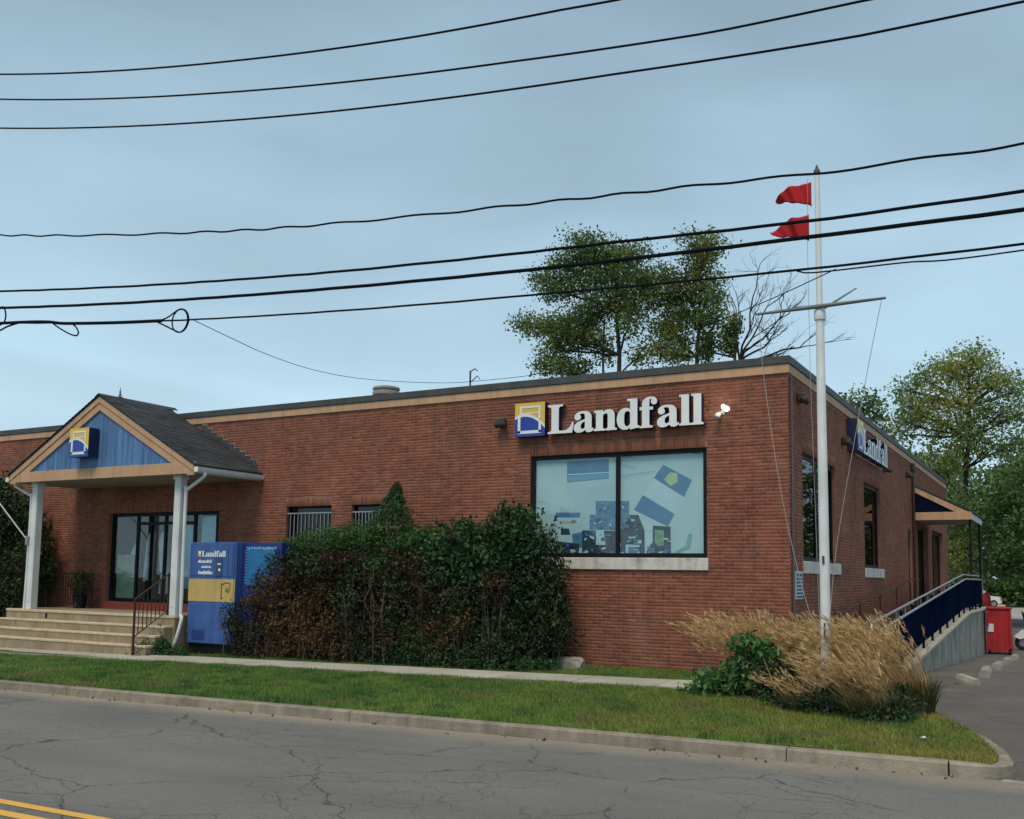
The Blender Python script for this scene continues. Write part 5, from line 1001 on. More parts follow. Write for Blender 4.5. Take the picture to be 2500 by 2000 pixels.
# sign post and red drum
sp_ = thing('post', 'thin grey post rising from beyond the ramp, by the red drum', 'post', (-.2, 44, -.63))
mb = MB(); mb.tube([(.05, 44, -.63), (.05, 44, 3.1)], .045, 8); mb.build('pole_tube', m_steel, sp_); mb = MB(); mb.lathe([(.09, 0), (.09, .05), (.045, .09)], (.05, 44, -.63), 10); mb.build('foot', m_steel, sp_)
dr = thing('red_drum', 'round red plastic drum in front of the distant white car', 'drum', (.35, 44, .3))
mb = MB(); mb.lathe([(.14, 0), (.22, .12), (.24, .5), (.22, .85), (.14, .98), (.1, 1.0)], (.30, 43.2, .15), 18); mb.build('drum_body', m_rb, dr, smooth=True)
mb = MB(); mb.bev(.02, .55, 42.9, 43.5, -.63, .15, .03); mb.build('crate_stand', m_black, dr)
mb = MB(); mb.lathe([(.10, .98), (.10, 1.06), (.05, 1.08)], (.30, 43.2, .15), 10); mb.build('drum_cap', m_rb, dr)
# white car far back
car = thing('parked_car', 'small white pickup parked far back, front wheel towards the right, by the trees', 'car', (-2.0, 88, -.63))
m_car = mat('car_white', (.75, .77, .78), .3, (.68, .70, .71), 1); m_tyre = mat('tyre', (.015, .015, .015), .8)
prof = [(-4.6,.35),(-4.65,.95),(-2.3,1.0),(-2.2,1.02),(-1.7,1.62),(-.5,1.65),(.25,1.05),(1.05,.98),(1.25,.85),(1.3,.4),(.95,.35),(.85,.62),(.6,.72),(.35,.62),(.22,.33),(-2.9,.33),(-3.0,.6),(-3.25,.72),(-3.5,.6),(-3.6,.35)]
cX, cY, cZ = -2.75, 88.0, -.63
mb = MB(); mb.prism([(cX+a*.95, cY, cZ+b*1.05) for a, b in prof], (0, 1.8, 0)); mb.build('body', m_car, car)
mb = MB(); mb.prism([(cX+a*.95, cY-.01, cZ+b*1.05) for a, b in [(-1.9,1.08),(-1.6,1.54),(-.6,1.56),(.0,1.08)]], (0, .02, 0)); mb.build('side_window', m_black, car)
for a in (.6, -3.25):
    mb = MB(); mb.lathe([(.2, -.12), (.36, -.1), (.36, .1), (.2, .12)], (cX+a*.95, cY+.1, cZ+.36), 20, axis='y'); w = mb.build('wheel', m_tyre, car); mb = MB(); mb.lathe([(.05, -.14), (.21, -.13), (.21, -.1)], (cX+a*.95, cY+.1, cZ+.36), 16, axis='y'); mb.build('rim', m_steel, w)
mb = MB(); mb.bev(cX+1.1, cX+1.24, cY-.02, cY+.3, cZ+.72, cZ+.9, .02); mb.build('headlight', m_steel, car)
# motor scooter, mostly cut off by the right edge
sc_ = thing('motor_scooter', 'dark scooter with a white fairing at the right edge beside the red bin', 'scooter', (3.0, 21.5, LOT(18)))
z = LOT(18); X, Y = 3.05, 21.5
for k in (-.1, 1.2): mb = MB(); mb.lathe([(.12, -.06), (.27, -.05), (.27, .05), (.12, .06)], (X+k, Y, z+.27), 20, axis='y'); w = mb.build('wheel', m_tyre, sc_); mb = MB(); mb.lathe([(.03, -.07), (.13, -.06), (.13, .06), (.03, .07)], (X+k, Y, z+.27), 14, axis='y'); mb.build('rim', m_steel, w)
mb = MB(); mb.prism([(X-.32, Y-.12, z+.42), (X-.1, Y-.12, z+.62), (X+.12, Y-.12, z+.98), (X+.22, Y-.12, z+.92), (X+.18, Y-.12, z+.45), (X+.3, Y-.12, z+.25), (X+.85, Y-.12, z+.25), (X+.95, Y-.12, z+.6), (X+1.4, Y-.12, z+.7), (X+1.45, Y-.12, z+.55), (X+1.0, Y-.12, z+.2), (X+.1, Y-.12, z+.16), (X+.05, Y-.12, z+.4)], (0, .24, 0)); mb.build('body', m_black, sc_)
mb = MB(); mb.prism([(X-.38, Y-.16, z+.50), (X-.12, Y-.16, z+.74), (X+.06, Y-.16, z+.70), (X-.02, Y-.16, z+.45), (X-.2, Y-.16, z+.40)], (0, .32, 0)); mb.build('fairing', m_white, sc_)
mb = MB(); mb.prism([(X-.02, Y-.13, z+.92), (X-.12, Y-.13, z+1.38), (X-.06, Y-.13, z+1.36), (X+.12, Y-.13, z+.95)], (0, .26, 0)); mb.build('windscreen', m_black, sc_)
mb = MB(); mb.tube([(X+.1, Y-.34, z+1.04), (X+.14, Y, z+.98), (X+.1, Y+.34, z+1.04)], .018, 6); mb.build('handlebar', m_black, sc_)
mb = MB(); mb.bev(X+.55, X+1.35, Y-.13, Y+.13, z+.66, z+.78, .04); mb.build('seat', m_tyre, sc_)
# brown stake in the ornamental grass
sk = thing('garden_stake', 'short dark brown stake standing in the ornamental grass left of the flagpole', 'stake', (.78, -2.6, 0))
mb = MB(); mb.bev(.74, .80, -2.63, -2.57, -.1, .98, .006); mb.build('stake_body', m_brownrail, sk); mb = MB(); mb.bev(.70, .84, -2.635, -2.565, .98, 1.02, .006); mb.build('stake_head', m_brownrail, sk)

# ------------------------------------------------------------------ vegetation
def leaf_mat(name, c1, c2, c3=None, scale=1.2, rough=0.6, tr=0.3, isl=0.35, lo=.38, hi=.62):
    m = mat(name, c1, rough, c2, scale, detail=3, island=isl, spec=.3, transl=tr, lo=lo, hi=hi)
    if c3:
        t = m.node_tree; n = t.nodes; l = t.links; b = n['Principled BSDF']; src = b.inputs['Base Color'].links[0].from_socket
        g = n.new('ShaderNodeNewGeometry'); nz = n.new('ShaderNodeTexNoise'); nz.inputs['Scale'].default_value = scale*.8; c = n.new('ShaderNodeTexCoord'); mp = n.new('ShaderNodeMapping'); mp.inputs['Location'].default_value = (31, 7, 3)
        l.new(c.outputs['Object'], mp.inputs[0]); l.new(mp.outputs[0], nz.inputs['Vector']); ad = n.new('ShaderNodeMath'); ad.operation = 'MULTIPLY_ADD'; l.new(g.outputs['Random Per Island'], ad.inputs[0]); ad.inputs[1].default_value = .07; l.new(nz.outputs['Fac'], ad.inputs[2])
        r = n.new('ShaderNodeMapRange'); r.inputs[1].default_value = .55; r.inputs[2].default_value = .66; l.new(ad.outputs[0], r.inputs[0])
        x = n.new('ShaderNodeMix'); x.data_type = 'RGBA'; l.new(r.outputs[0], x.inputs[0]); l.new(src, x.inputs[6]); x.inputs[7].default_value = (*c3, 1)
        l.new(x.outputs[2], b.inputs['Base Color'])
        for nd in n:
            if nd.type == 'BSDF_TRANSLUCENT': l.new(x.outputs[2], nd.inputs[0])
    return m
def leaf_geo(C, size, r, up=0.35, narrow=0.55, aniso=None):
    """diamond-shaped leaves folded along the midrib at centres C"""
    n = len(C); d = r.normal(size=(n, 3)); d[:, 2] -= up*.5; d /= np.linalg.norm(d, axis=1)[:, None]
    e = r.normal(size=(n, 3)); e[:, 2] += up; e -= d*(e*d).sum(1)[:, None]; e /= np.linalg.norm(e, axis=1)[:, None]; w = np.cross(d, e)
    s = (size*r.uniform(.6, 1.35, n))[:, None]
    V = np.empty((n, 4, 3)); V[:, 0] = C-d*s*.5; V[:, 1] = C+w*s*.5*narrow+e*s*.06; V[:, 2] = C+d*s*.5; V[:, 3] = C-w*s*.5*narrow+e*s*.06
    return V.reshape(-1, 3), np.arange(4*n).reshape(-1, 4)
def ell(n, c, rad, r, shell=0.6):
    d = r.normal(size=(n, 3)); d /= np.linalg.norm(d, axis=1)[:, None]; k = np.where(r.random(n) < shell, r.uniform(.72, 1.03, n), r.random(n)**.4)
    return np.array(c)+d*k[:, None]*np.array(rad)
def clumped(n, lobes, r, csize, per, shell=.6):
    w = np.array([l[1][0]*l[1][1]*l[1][2] for l in lobes])**.75; w /= w.sum(); out = []
    for (c, rad), k in zip(lobes, w):
        nc = max(1, int(n*k/per)); cc = ell(nc, c, rad, r, shell)
        pts = np.repeat(cc, per, 0)+r.normal(size=(nc*per, 3))*csize*np.array([1, 1, .7]); out.append(pts)
    return np.concatenate(out)
m_bark = mat('bark', (.060, .050, .042), .95, (.035, .030, .026), 4, bump=.5, stretch=(1, 1, .3))
def limb(mb, a, b, r0, r1, seed, wig=.12, n=5, k=6):
    a, b = Vector(a), Vector(b); L = (b-a).length; pts = []
    for i in range(n+1):
        t = i/n; p = a.lerp(b, t)+Vector((noise.noise(Vector((seed, t*2.5, 0))), noise.noise(Vector((seed, t*2.5, 5))), .4*noise.noise(Vector((seed, t*2.5, 9)))))*wig*L*math.sin(t*PI)
        pts.append(p)
    mb.tube(pts, [r0+(r1-r0)*i/n for i in range(n+1)], k, cap=False); return pts
def tree(name, label, base, top, lobes, leaves, lsize, m, csize=.45, per=14, trunk_r=.28, group=None, forks=3, seed=1, shell=.6, twigs=5, cat='tree', wig=.1):
    r = np.random.default_rng(seed); rs = random.Random(seed); t = thing(name, label, cat, base, group); b = Vector(base)
    mb = MB(); tp = limb(mb, base, top, trunk_r, trunk_r*.35, seed*3.1, wig*.5, 8, 10)
    tips = []
    for i, (c, rad) in enumerate(lobes):
        k = rs.randint(3, 7); s0 = tp[min(k, 8)]; s0 = min(tp[2:], key=lambda p: (p-Vector(c)).length+max(0, p.z-c[2]+rad[2])*2.0)
        pp = limb(mb, s0, c, trunk_r*.32, .05, seed+i*1.7, .14, 5, 6)
        for j in range(twigs):
            q = ell(1, c, [a*.85 for a in rad], r, .7)[0]; s1 = pp[rs.randint(2, 5)]; p2 = limb(mb, s1, q, .04, .012, seed+i+j*.37, .15, 4, 5)
            for _ in range(2): q2 = Vector(q)+Vector((rs.gauss(0, .5), rs.gauss(0, .5), rs.gauss(.2, .4))); limb(mb, p2[3], q2, .014, .006, seed+j*.7, .1, 2, 4)
    tr = mb.build('trunk', m_bark, t, smooth=False)
    if leaves:
        C = clumped(leaves, lobes, r, csize, per, shell); V, F = leaf_geo(C, lsize, r); V = V-np.array(base)
        o = link('crown', npmesh('crown', V, F, m), t); o['kind'] = 'stuff'
    return t
lm_a = leaf_mat('leaves_olive', (.14, .20, .062), (.085, .14, .046), (.22, .25, .06), .45, isl=.28, tr=.4)
lm_b = leaf_mat('leaves_dark_green', (.09, .150, .050), (.125, .19, .060), (.20, .24, .06), .4, isl=.28, tr=.4)
lm_c = leaf_mat('leaves_autumn_green', (.21, .28, .10), (.14, .22, .08), (.34, .36, .10), .35, isl=.28, tr=.4)
lm_d = leaf_mat('leaves_wood', (.060, .120, .040), (.105, .185, .055), None, .3)
B1 = (-19.4, 36, 0)
tree('roof_tree', 'large leafy windswept tree behind the store roof, left of the pair', B1, (-19.2, 36, 20.5),
     [ ((-21.61,36,22.55),(1.06,1.2,0.64)), ((-20.16,36,21.88),(1.17,1.2,0.66)), ((-18.41,36,21.46),(1.37,1.2,0.62)), ((-22.29,36,21.56),(1.37,1.2,0.61)), ((-23.69,36,20.71),(1.32,1.2,0.55)), ((-22.80,36,19.70),(1.56,1.2,0.52)), ((-20.40,36,20.33),(1.50,1.2,0.95)), ((-18.41,36,19.90),(1.29,1.2,0.93)), ((-19.89,36,18.69),(1.32,1.2,0.79)), ((-17.92,36,18.29),(0.96,1.2,0.77)), ((-24.01,36,17.60),(1.32,1.2,0.58)), ((-25.45,36,17.84),(0.82,1.2,0.40)), ((-22.43,36,17.26),(1.21,1.2,0.64)), ((-21.22,36,16.50),(1.01,1.2,0.47)), ((-23.46,36,16.10),(0.87,1.2,0.40)), ((-23.80,36,15.10),(0.96,1.2,0.44)), ((-22.40,36,14.57),(1.03,1.2,0.44)), ((-21.06,36,18.05),(0.93,1.2,0.48)), ((-18.40,36,17.12),(0.65,1.2,0.69)) ],
     21000, .21, lm_b, .40, 16, .26, seed=3, twigs=4, shell=.8)
tree('roof_tree', 'slimmer leafy tree behind the store roof with a tall narrow crown, right of the pair', (-13.7, 36, 0), (-13.9, 36, 19.5),
     [ ((-14.31,36,21.51),(0.58,1.2,0.46)), ((-13.10,36,21.32),(0.48,1.2,0.51)), ((-13.85,36,20.47),(0.97,1.2,0.57)), ((-13.71,36,19.25),(1.12,1.2,0.63)), ((-16.17,36,19.59),(0.94,1.2,0.58)), ((-14.93,36,18.67),(0.92,1.2,0.60)), ((-16.17,36,18.37),(0.86,1.2,0.61)), ((-13.41,36,18.02),(0.89,1.2,0.60)), ((-15.24,36,17.35),(0.92,1.2,0.51)), ((-16.17,36,16.56),(0.78,1.2,0.54)), ((-15.24,36,15.86),(0.84,1.2,0.54)), ((-14.02,36,16.91),(0.75,1.2,0.45)), ((-16.33,36,15.22),(0.63,1.2,0.45)), ((-15.24,36,14.81),(0.68,1.2,0.39)), ((-17.44,36,19.46),(0.56,1.2,0.61)), ((-12.90,36,16.78),(0.41,1.2,0.59)) ],
     14000, .20, lm_a, .34, 16, .20, seed=8, twigs=4, shell=.8)
B2 = (-20.9, 36.6, 0)
tree('roof_tree', 'thin second stem rising left of the large roof tree, with branches fanning to the left', B2, (-20.2, 36.4, 17.5), [((-22.6,36.4,16.6),(1.3,1,.7)), ((-21.6,36.4,17.6),(1.0,1,.8)), ((-22.4,36.4,14.9),(1.2,1,.5)), ((-20.2,36.4,15.9),(.5,.8,1.0)), ((-17.8,36.4,15.2),(.5,.8,.8))], 2600, .24, lm_b, .38, 12, .16, seed=14, twigs=6)
tree('ivy_snag', 'leaning trunk wrapped in ivy between the leafy tree and the bare one', (-12.0, 36, 0), (-11.7, 36, 16.4), [ ((-13.58,36,14.94),(0.48,0.5,0.67)), ((-13.43,36,15.66),(0.39,0.5,0.44)), ((-12.25,36,15.39),(0.44,0.5,0.80)), ((-11.88,36,16.22),(0.35,0.5,0.58)) ], 2600, .2, lm_b, .18, 12, .2, seed=12, twigs=3)
def bare(name, label, base, tips, seed, r0=.2):
    t = thing(name, label, 'tree', base); mb = MB(); rs = random.Random(seed); tp = limb(mb, base, (base[0]+.5, base[1], 14.2), r0, .13, seed, .02, 6, 8); mb.build('trunk', m_bark, t)
    mb = MB()
    def grow(p, d, L, r_, lev):
        q = p+d*L; pts = limb(mb, p, q, r_, r_*.55, rs.random()*50, .18, 4, 4 if lev > 1 else 6)
        if lev >= 4: return
        for k in range(rs.choice([3, 3, 4]) if lev < 3 else 3):
            s = pts[rs.randint(1, 4)]; nd = (d+Vector((rs.gauss(0, .5), rs.gauss(0, .4), rs.gauss(.12, .38)))).normalized(); grow(s, nd, L*rs.uniform(.45, .75), max(.007, r_*.5), lev+1)
    p = tp[-1]
    for tx, tz in tips: d = Vector((tx-p.x, rs.uniform(-.5, .5), tz-p.z)); L = d.length; grow(p, d.normalized(), L*.7, .075, 1)
    mb.build('branches', m_bark, t)
bare('bare_tree', 'bare leafless tree with fine twigs behind the roof corner and flagpole', (-12.2, 36.5, 0), [(-10.6, 19.6), (-9.6, 18.0), (-8.3, 17.4), (-6.9, 15.0), (-7.6, 13.8), (-11.6, 18.5), (-9.2, 15.6)], 5)
tree('treetop', 'small distant treetop just showing above the side wall roofline', (-9.0, 60, 0), (-9, 60, 15), [((-9.6,60,15.4),(1.5,1.2,1.0)), ((-8.0,60,14.6),(1.0,1,.8)), ((-10.6,60,14.4),(1.2,1,.9)), ((-7.6,60,13.2),(1.0,1,1.2))], 1500, .32, lm_b, .35, 10, .2, seed=31)
tree('park_tree', 'big airy tree turning yellow at its top, behind the end of the store', (-1.2, 48, -.63), (-.6, 48, 14.5),
     [ ((-0.30,48,15.79),(0.77,1.8,0.56)), ((-1.18,48,15.40),(0.79,1.8,0.56)), ((-2.20,48,15.17),(0.73,1.8,0.48)), ((0.10,48,15.12),(0.63,1.8,0.55)), ((-3.18,48,14.53),(0.74,1.8,0.49)), ((-4.16,48,13.96),(0.67,1.8,0.49)), ((-1.63,48,14.56),(0.79,1.8,0.40)), ((-0.64,48,13.91),(0.85,1.8,0.64)), ((0.77,48,13.95),(0.69,1.8,0.55)), ((1.47,48,14.21),(0.55,1.8,0.39)), ((1.86,48,13.32),(0.74,1.8,0.62)), ((-2.47,48,13.26),(0.80,1.8,0.64)), ((-3.89,48,12.88),(0.75,1.8,0.65)), ((-3.38,48,12.20),(0.88,1.8,0.64)), ((-4.36,48,11.94),(0.60,1.8,0.49)), ((-4.46,48,11.05),(0.53,1.8,0.41)), ((-1.25,48,12.69),(0.71,1.8,0.64)), ((0.02,48,12.44),(0.77,1.8,0.63)), ((-1.42,48,11.59),(0.78,1.8,0.56)), ((-2.44,48,11.65),(0.44,1.8,0.48)), ((-0.30,48,11.05),(0.84,1.8,0.63)), ((1.06,48,12.06),(0.69,1.8,0.62)), ((2.22,48,11.98),(0.68,1.8,0.61)), ((-1.10,48,10.31),(0.85,1.8,0.55)), ((-2.68,48,10.87),(0.44,1.8,0.32)), ((0.30,48,9.92),(0.90,1.8,0.62)), ((1.69,48,10.24),(0.88,1.8,0.69)), ((-1.77,48,9.24),(0.64,1.8,0.55)), ((2.33,48,9.05),(0.80,1.8,0.69)) , ((-1.6,47,6.2),(1.9,1.8,1.2)), ((.4,46.6,5.4),(2.0,1.8,1.3)), ((-.8,46.6,3.4),(1.8,1.6,1.2)), ((1.6,46.8,3.2),(1.8,1.6,1.3)), ((-3.2,47.2,4.6),(1.2,1.5,1.2)), ((-2.6,47.4,8.6),(1.3,1.5,1.0)), ((2.2,47.4,8.0),(1.8,1.6,1.2))],
     27000, .22, lm_c, .42, 16, .24, seed=21, twigs=3, shell=.75)
tree('park_tree', 'darker leafy tree filling the right edge below the yellowing tree', (3.4, 42, -.63), (3.0, 42, 8), [((2.6,42,6.6),(2.6,2,1.9)), ((.6,43,5.4),(2.0,2,1.5)), ((4.4,42,7.8),(2.6,2,2.4)), ((3.0,41,4.2),(2.4,2,1.6)), ((5.4,42,4.6),(2.4,2,2.0)), ((1.4,42,3.0),(1.2,1.4,.8))], 15000, .26, lm_d, .34, 13, .26, seed=24, shell=.55)
for i, (X, Y, H, R_) in enumerate([(-7, 70, 13, 5), (-2, 98, 14, 5.5), (4, 96, 15, 6), (10, 92, 15, 6), (17, 88, 14, 6), (-9.5, 101, 15, 6), (24, 80, 14, 6), (6, 74, 12, 4.2), (-17, 66, 11, 5), (-28, 62, 10, 5)]):
    lab = ['dense tree far behind the end of the building, nearest its wall', 'dark tree of the far wood, directly behind the white car', 'dark tree of the far wood, right of the white car', 'dark tree of the far wood near the right edge', 'far dark tree outside the right edge', 'far dark tree seen past the canopy posts', 'far dark tree well outside the right edge', 'lower leafy tree behind the red bin', 'dark tree hidden behind the middle of the store', 'dark tree hidden behind the left of the store'][i]
    lob = [((X+R_*.5*math.cos(a), Y+R_*.4*math.sin(a), H*(.30+.24*(k % 3))), (R_*.62, R_*.55, H*.20)) for k, a in enumerate(np.linspace(0, 5.6, 6))]+[((X, Y, H*.86), (R_*.5, R_*.5, H*.14)), ((X, Y-R_*.5, H*.16), (R_*.7, R_*.5, H*.14))]
    tree('wood_tree', lab, (X, Y, -.63), (X, Y, H*.8), lob, 5200, .55, lm_d if i % 2 else lm_b, .6, 12, .3, group='trees of the far wood', seed=40+i, shell=.5, twigs=3)

# hedge bushes in front of the store
def bush(name, label, base, lobes, leaves, lsize, m, csize=.10, per=10, stems=26, group=None, cat='shrub', shell=.72, narrow=.55, stem_r=.012, seed=1, ymax=-.03, extra=None, stem_m=None, droop=.35):
    r = np.random.default_rng(seed); rs = random.Random(seed); t = thing(name, label, cat, base, group)
    big = list(lobes)
    for c, rad in big:      # ragged outline: small outlying sprays round each main lobe
        if min(rad) > .22:
            for _ in range(6): q = ell(1, c, rad, r, 1.0)[0]; k = rs.uniform(.22, .42); lobes = lobes+[((q[0], min(q[1], ymax-.1), q[2]), (rad[0]*k, rad[1]*k, rad[2]*k*rs.uniform(.7, 1.3)))]
    mb = MB()
    for i in range(stems):
        c, rad = rs.choice(lobes); q = ell(1, c, [a*.92 for a in rad], r, .8)[0]; q[1] = min(q[1], ymax-.05)
        zg = G(q[0], q[1]); a = (c[0]+rs.uniform(-.5, .5)*rad[0], c[1]+rs.uniform(-.8, .5)*rad[1], zg-.03); a = (a[0], min(a[1], ymax-.05), a[2])
        pp = limb(mb, a, q, stem_r, stem_r*.4, seed+i*.9, .12, 5, 4)
        for _ in range(3): s = pp[rs.randint(2, 4)]; limb(mb, s, s+Vector((rs.gauss(0,.16), rs.gauss(-.04,.12), rs.gauss(.12,.14))), stem_r*.5, stem_r*.2, i, .1, 2, 3)
    mb.build('stems', stem_m or m_twig, t)['kind'] = 'stuff'
    C = clumped(leaves, lobes, r, csize, per, shell); sh = []; mb = MB()
    for _ in range(int(stems*1.1) if cat == 'shrub' else 0):      # stray shoots standing clear of the mass
        c, rad = big[rs.randrange(len(big))]; q = ell(1, c, rad, r, 1.0)[0]; q = q if q[1] < ymax-.1 else np.array([q[0], c[1], q[2]]); d = np.array([rs.gauss(0, .45), rs.gauss(-.15, .35), rs.uniform(.3, 1.0)]); d /= np.linalg.norm(d); Ls = rs.uniform(.15, .5)
        e_ = q+d*Ls+np.array([rs.gauss(0, .05), 0, -.04]); mb.tube([tuple(q-d*.1), tuple((q+e_)/2+d*.02), tuple(e_)], [.005, .004, .002], 3)
        for t_ in np.linspace(.15, 1, int(6+Ls*22)): sh.append(q+(e_-q)*t_+r.normal(0, .022, 3))
    if sh: mb.build('shoots', stem_m or m_twig, t)['kind'] = 'stuff'; C = np.concatenate([C, np.array(sh)])
    if extra is not None: C = np.concatenate([C, extra])
    C = C[(C[:, 1] < ymax) & (C[:, 2] > G(base[0], -1)-.02)]
    V, F = leaf_geo(C, lsize, r, up=droop, narrow=narrow); o = link('foliage', npmesh('foliage', V-np.array(base), F, m), t); o['kind'] = 'stuff'; return t
m_twig = mat('twigs', (.17, .14, .11), .9, (.08, .065, .05), 6)
lm_rb = leaf_mat('leaves_russet', (.046, .023, .019), (.026, .030, .016), (.095, .055, .022), 1.1, tr=.12, isl=.5)
lm_yew = leaf_mat('leaves_yew', (.040, .105, .022), (.060, .15, .030), None, 1.5, tr=.2, isl=.4)
lm_dk = leaf_mat('leaves_hedge_dark', (.018, .038, .016), (.028, .058, .022), (.06, .075, .025), 2.0, tr=.12, isl=.5)
lm_ivy = leaf_mat('leaves_ivy', (.035, .10, .032), (.022, .060, .022), None, 2.5, tr=.15, isl=.4)
lm_cone = leaf_mat('leaves_spruce', (.035, .085, .040), (.055, .115, .045), (.10, .10, .05), 2.0, tr=.15, isl=.4)
bush('russet_shrub', 'large dark shrub with reddish brown leaves filling the left half of the hedge', (-10.8, -.95, -.12),
     [((-11.9,-1.55,.55),(.62,.55,.72)), ((-11.5,-1.45,1.25),(.6,.5,.6)), ((-11.3,-1.35,1.75),(.5,.45,.45)), ((-11.0,-1.15,.95),(.95,.75,.95)), ((-10.9,-1.05,1.75),(.8,.6,.6)), ((-9.9,-.95,1.0),(.95,.78,1.0)), ((-9.8,-.95,1.85),(.95,.6,.55)), ((-8.7,-1.0,1.0),(.85,.75,.95)), ((-8.6,-1.0,1.85),(.8,.6,.55)), ((-7.7,-1.15,.9),(.7,.6,.85)), ((-7.6,-1.1,1.75),(.6,.5,.5)), ((-12.1,-1.5,.2),(.45,.4,.4)), ((-11.4,-1.75,.25),(.7,.3,.5)), ((-10.4,-1.6,.3),(.9,.35,.5)), ((-9.2,-1.6,.3),(.9,.35,.5)), ((-8.2,-1.55,.3),(.8,.35,.5))],
     52000, .072, lm_rb, .09, 10, 110, seed=51)
bush('green_hedge', 'bright green feathery yew growing out along the top of the russet shrub', (-9.8, -.9, -.12),
     [((-11.4,-.95,2.15),(.5,.45,.28)), ((-10.7,-.85,2.45),(.75,.5,.30)), ((-9.6,-.85,2.58),(.85,.5,.28)), ((-8.6,-.85,2.58),(.7,.5,.30)), ((-7.7,-.8,2.45),(.6,.5,.30)), ((-12.0,-.45,2.1),(.45,.3,.4))],
     13500, .085, lm_yew, .10, 10, 20, narrow=.28, seed=52)
cone = []
rc = np.random.default_rng(77)
for _ in range(9500):
    h = rc.random()**1.25; a = rc.uniform(0, 2*PI); rad = (1-h)*.66+.05; rad *= .75+.55*abs(math.sin(3.1*a+14*h))*abs(math.sin(21*h+a)); k = rc.uniform(.35, 1.05); cone.append((-8.6+1.5*rad*k*math.cos(a)+.06*math.sin(7*h), -.72+rad*k*.9*math.sin(a), 2.25+1.65*h-.16*k))
bush('conical_shrub', 'pointed conifer poking above the hedge against the brick wall', (-8.55, -.7, -.1), [((-8.55,-.7,2.7),(.5,.4,.35))], 400, .085, lm_cone, .08, 8, 10, narrow=.3, seed=53, extra=np.array(cone))
bush('dark_shrub', 'tall dark green shrub at the right end of the hedge, overlapping the window', (-5.9, -.95, -.08),
     [((-7.0,-.85,1.0),(.7,.6,.9)), ((-7.1,-.8,1.95),(.7,.5,.55)), ((-6.4,-.95,1.0),(.9,.75,1.1)), ((-6.4,-.95,2.0),(.8,.6,.6)), ((-5.5,-.95,.95),(.8,.7,1.0)), ((-5.4,-.95,2.25),(.70,.55,.72)), ((-4.85,-.9,1.0),(.62,.6,.9)), ((-4.9,-.85,1.75),(.55,.5,.5)), ((-4.6,-.7,.6),(.35,.4,.55)), ((-7.2,-1.45,.25),(.7,.35,.4)), ((-6.2,-1.5,.3),(.7,.35,.45)), ((-5.2,-1.4,.3),(.6,.35,.45)), ((-5.5,-.9,2.75),(.5,.4,.35)), ((-4.75,-.8,2.1),(.35,.4,.5))],
     48000, .08, lm_dk, .10, 10, 90, seed=54)
bush('leafy_shrub', 'mid green leafy branches on top of the dark shrub left of the window', (-6.2, -1.0, -.08),
     [((-7.3,-1.0,2.25),(.55,.4,.3)), ((-6.5,-1.05,2.5),(.6,.4,.35)), ((-5.4,-1.0,2.80),(.5,.35,.32)), ((-5.2,-1.15,2.35),(.4,.3,.4)), ((-6.9,-1.3,1.9),(.5,.25,.35)), ((-5.9,-1.35,1.9),(.6,.25,.4))],
     6500, .11, lm_ivy, .11, 9, 26, seed=55)
bush('green_runners', 'green leafy runners climbing through the middle of the hedge', (-9.3, -1.2, -.12), [((-9.2,-1.55,1.3),(.35,.22,.6)), ((-8.4,-1.5,1.8),(.5,.25,.35)), ((-10.2,-1.6,1.9),(.4,.2,.25)), ((-7.9,-1.6,1.0),(.3,.2,.6)), ((-11.0,-1.55,1.9),(.4,.2,.2))], 1300, .075, lm_ivy, .10, 8, 14, seed=66)
bush('russet_spray', 'reddish brown sprays showing through the front of the dark green shrub', (-6.6, -1.5, -.1), [((-7.0,-1.55,1.5),(.4,.22,.45)), ((-6.2,-1.6,1.0),(.35,.2,.5)), ((-5.5,-1.55,1.5),(.3,.2,.4)), ((-6.7,-1.6,.6),(.5,.2,.3))], 3200, .075, lm_rb, .09, 8, 26, seed=67)
# arching fronds at the very top right
mb_pts = []; rf = np.random.default_rng(9)
for i in range(26):
    a = rf.uniform(-.2, PI+.2); L = rf.uniform(.35, .75); c0 = np.array([-5.55, -.95, 2.85]); d = np.array([math.cos(a), rf.uniform(-.5, .3), .35+.3*rf.random()])
    for t in np.linspace(.1, 1, 26): mb_pts.append(np.array([.25,0,.12])+c0+d*L*t-np.array([0, 0, .42*t*t*L*1.2])+rf.normal(0, .018, 3))
bush('frond_shrub', 'spray of arching leafy fronds topping the hedge at the lower left of the window', (-5.5, -.95, -.08), [((-5.55,-.95,2.7),(.3,.25,.2))], 300, .08, lm_cone, .05, 8, 8, narrow=.3, seed=56, extra=np.array(mb_pts))
bush('ground_ivy', 'low bright ivy spreading along the foot of the hedge by the sidewalk', (-6.8, -1.55, -.1), [((-8.3,-1.5,.08),(.7,.3,.28)), ((-7.3,-1.55,.10),(.8,.3,.34)), ((-6.2,-1.55,.05),(.8,.3,.2)), ((-5.2,-1.5,.03),(.8,.35,.14)), ((-4.6,-1.35,.02),(.4,.3,.12)), ((-7.6,-1.5,.35),(.35,.22,.3))], 7500, .07, lm_ivy, .06, 9, 10, seed=57)
bush('step_weeds', 'small green weeds against the right end of the porch steps', (-14.2, -2.35, -.2), [((-14.15,-2.35,-.05),(.35,.25,.22)), ((-13.6,-2.3,-.12),(.45,.2,.12)), ((-14.4,-2.6,-.1),(.3,.15,.15))], 1700, .07, lm_ivy, .06, 9, 8, seed=58)
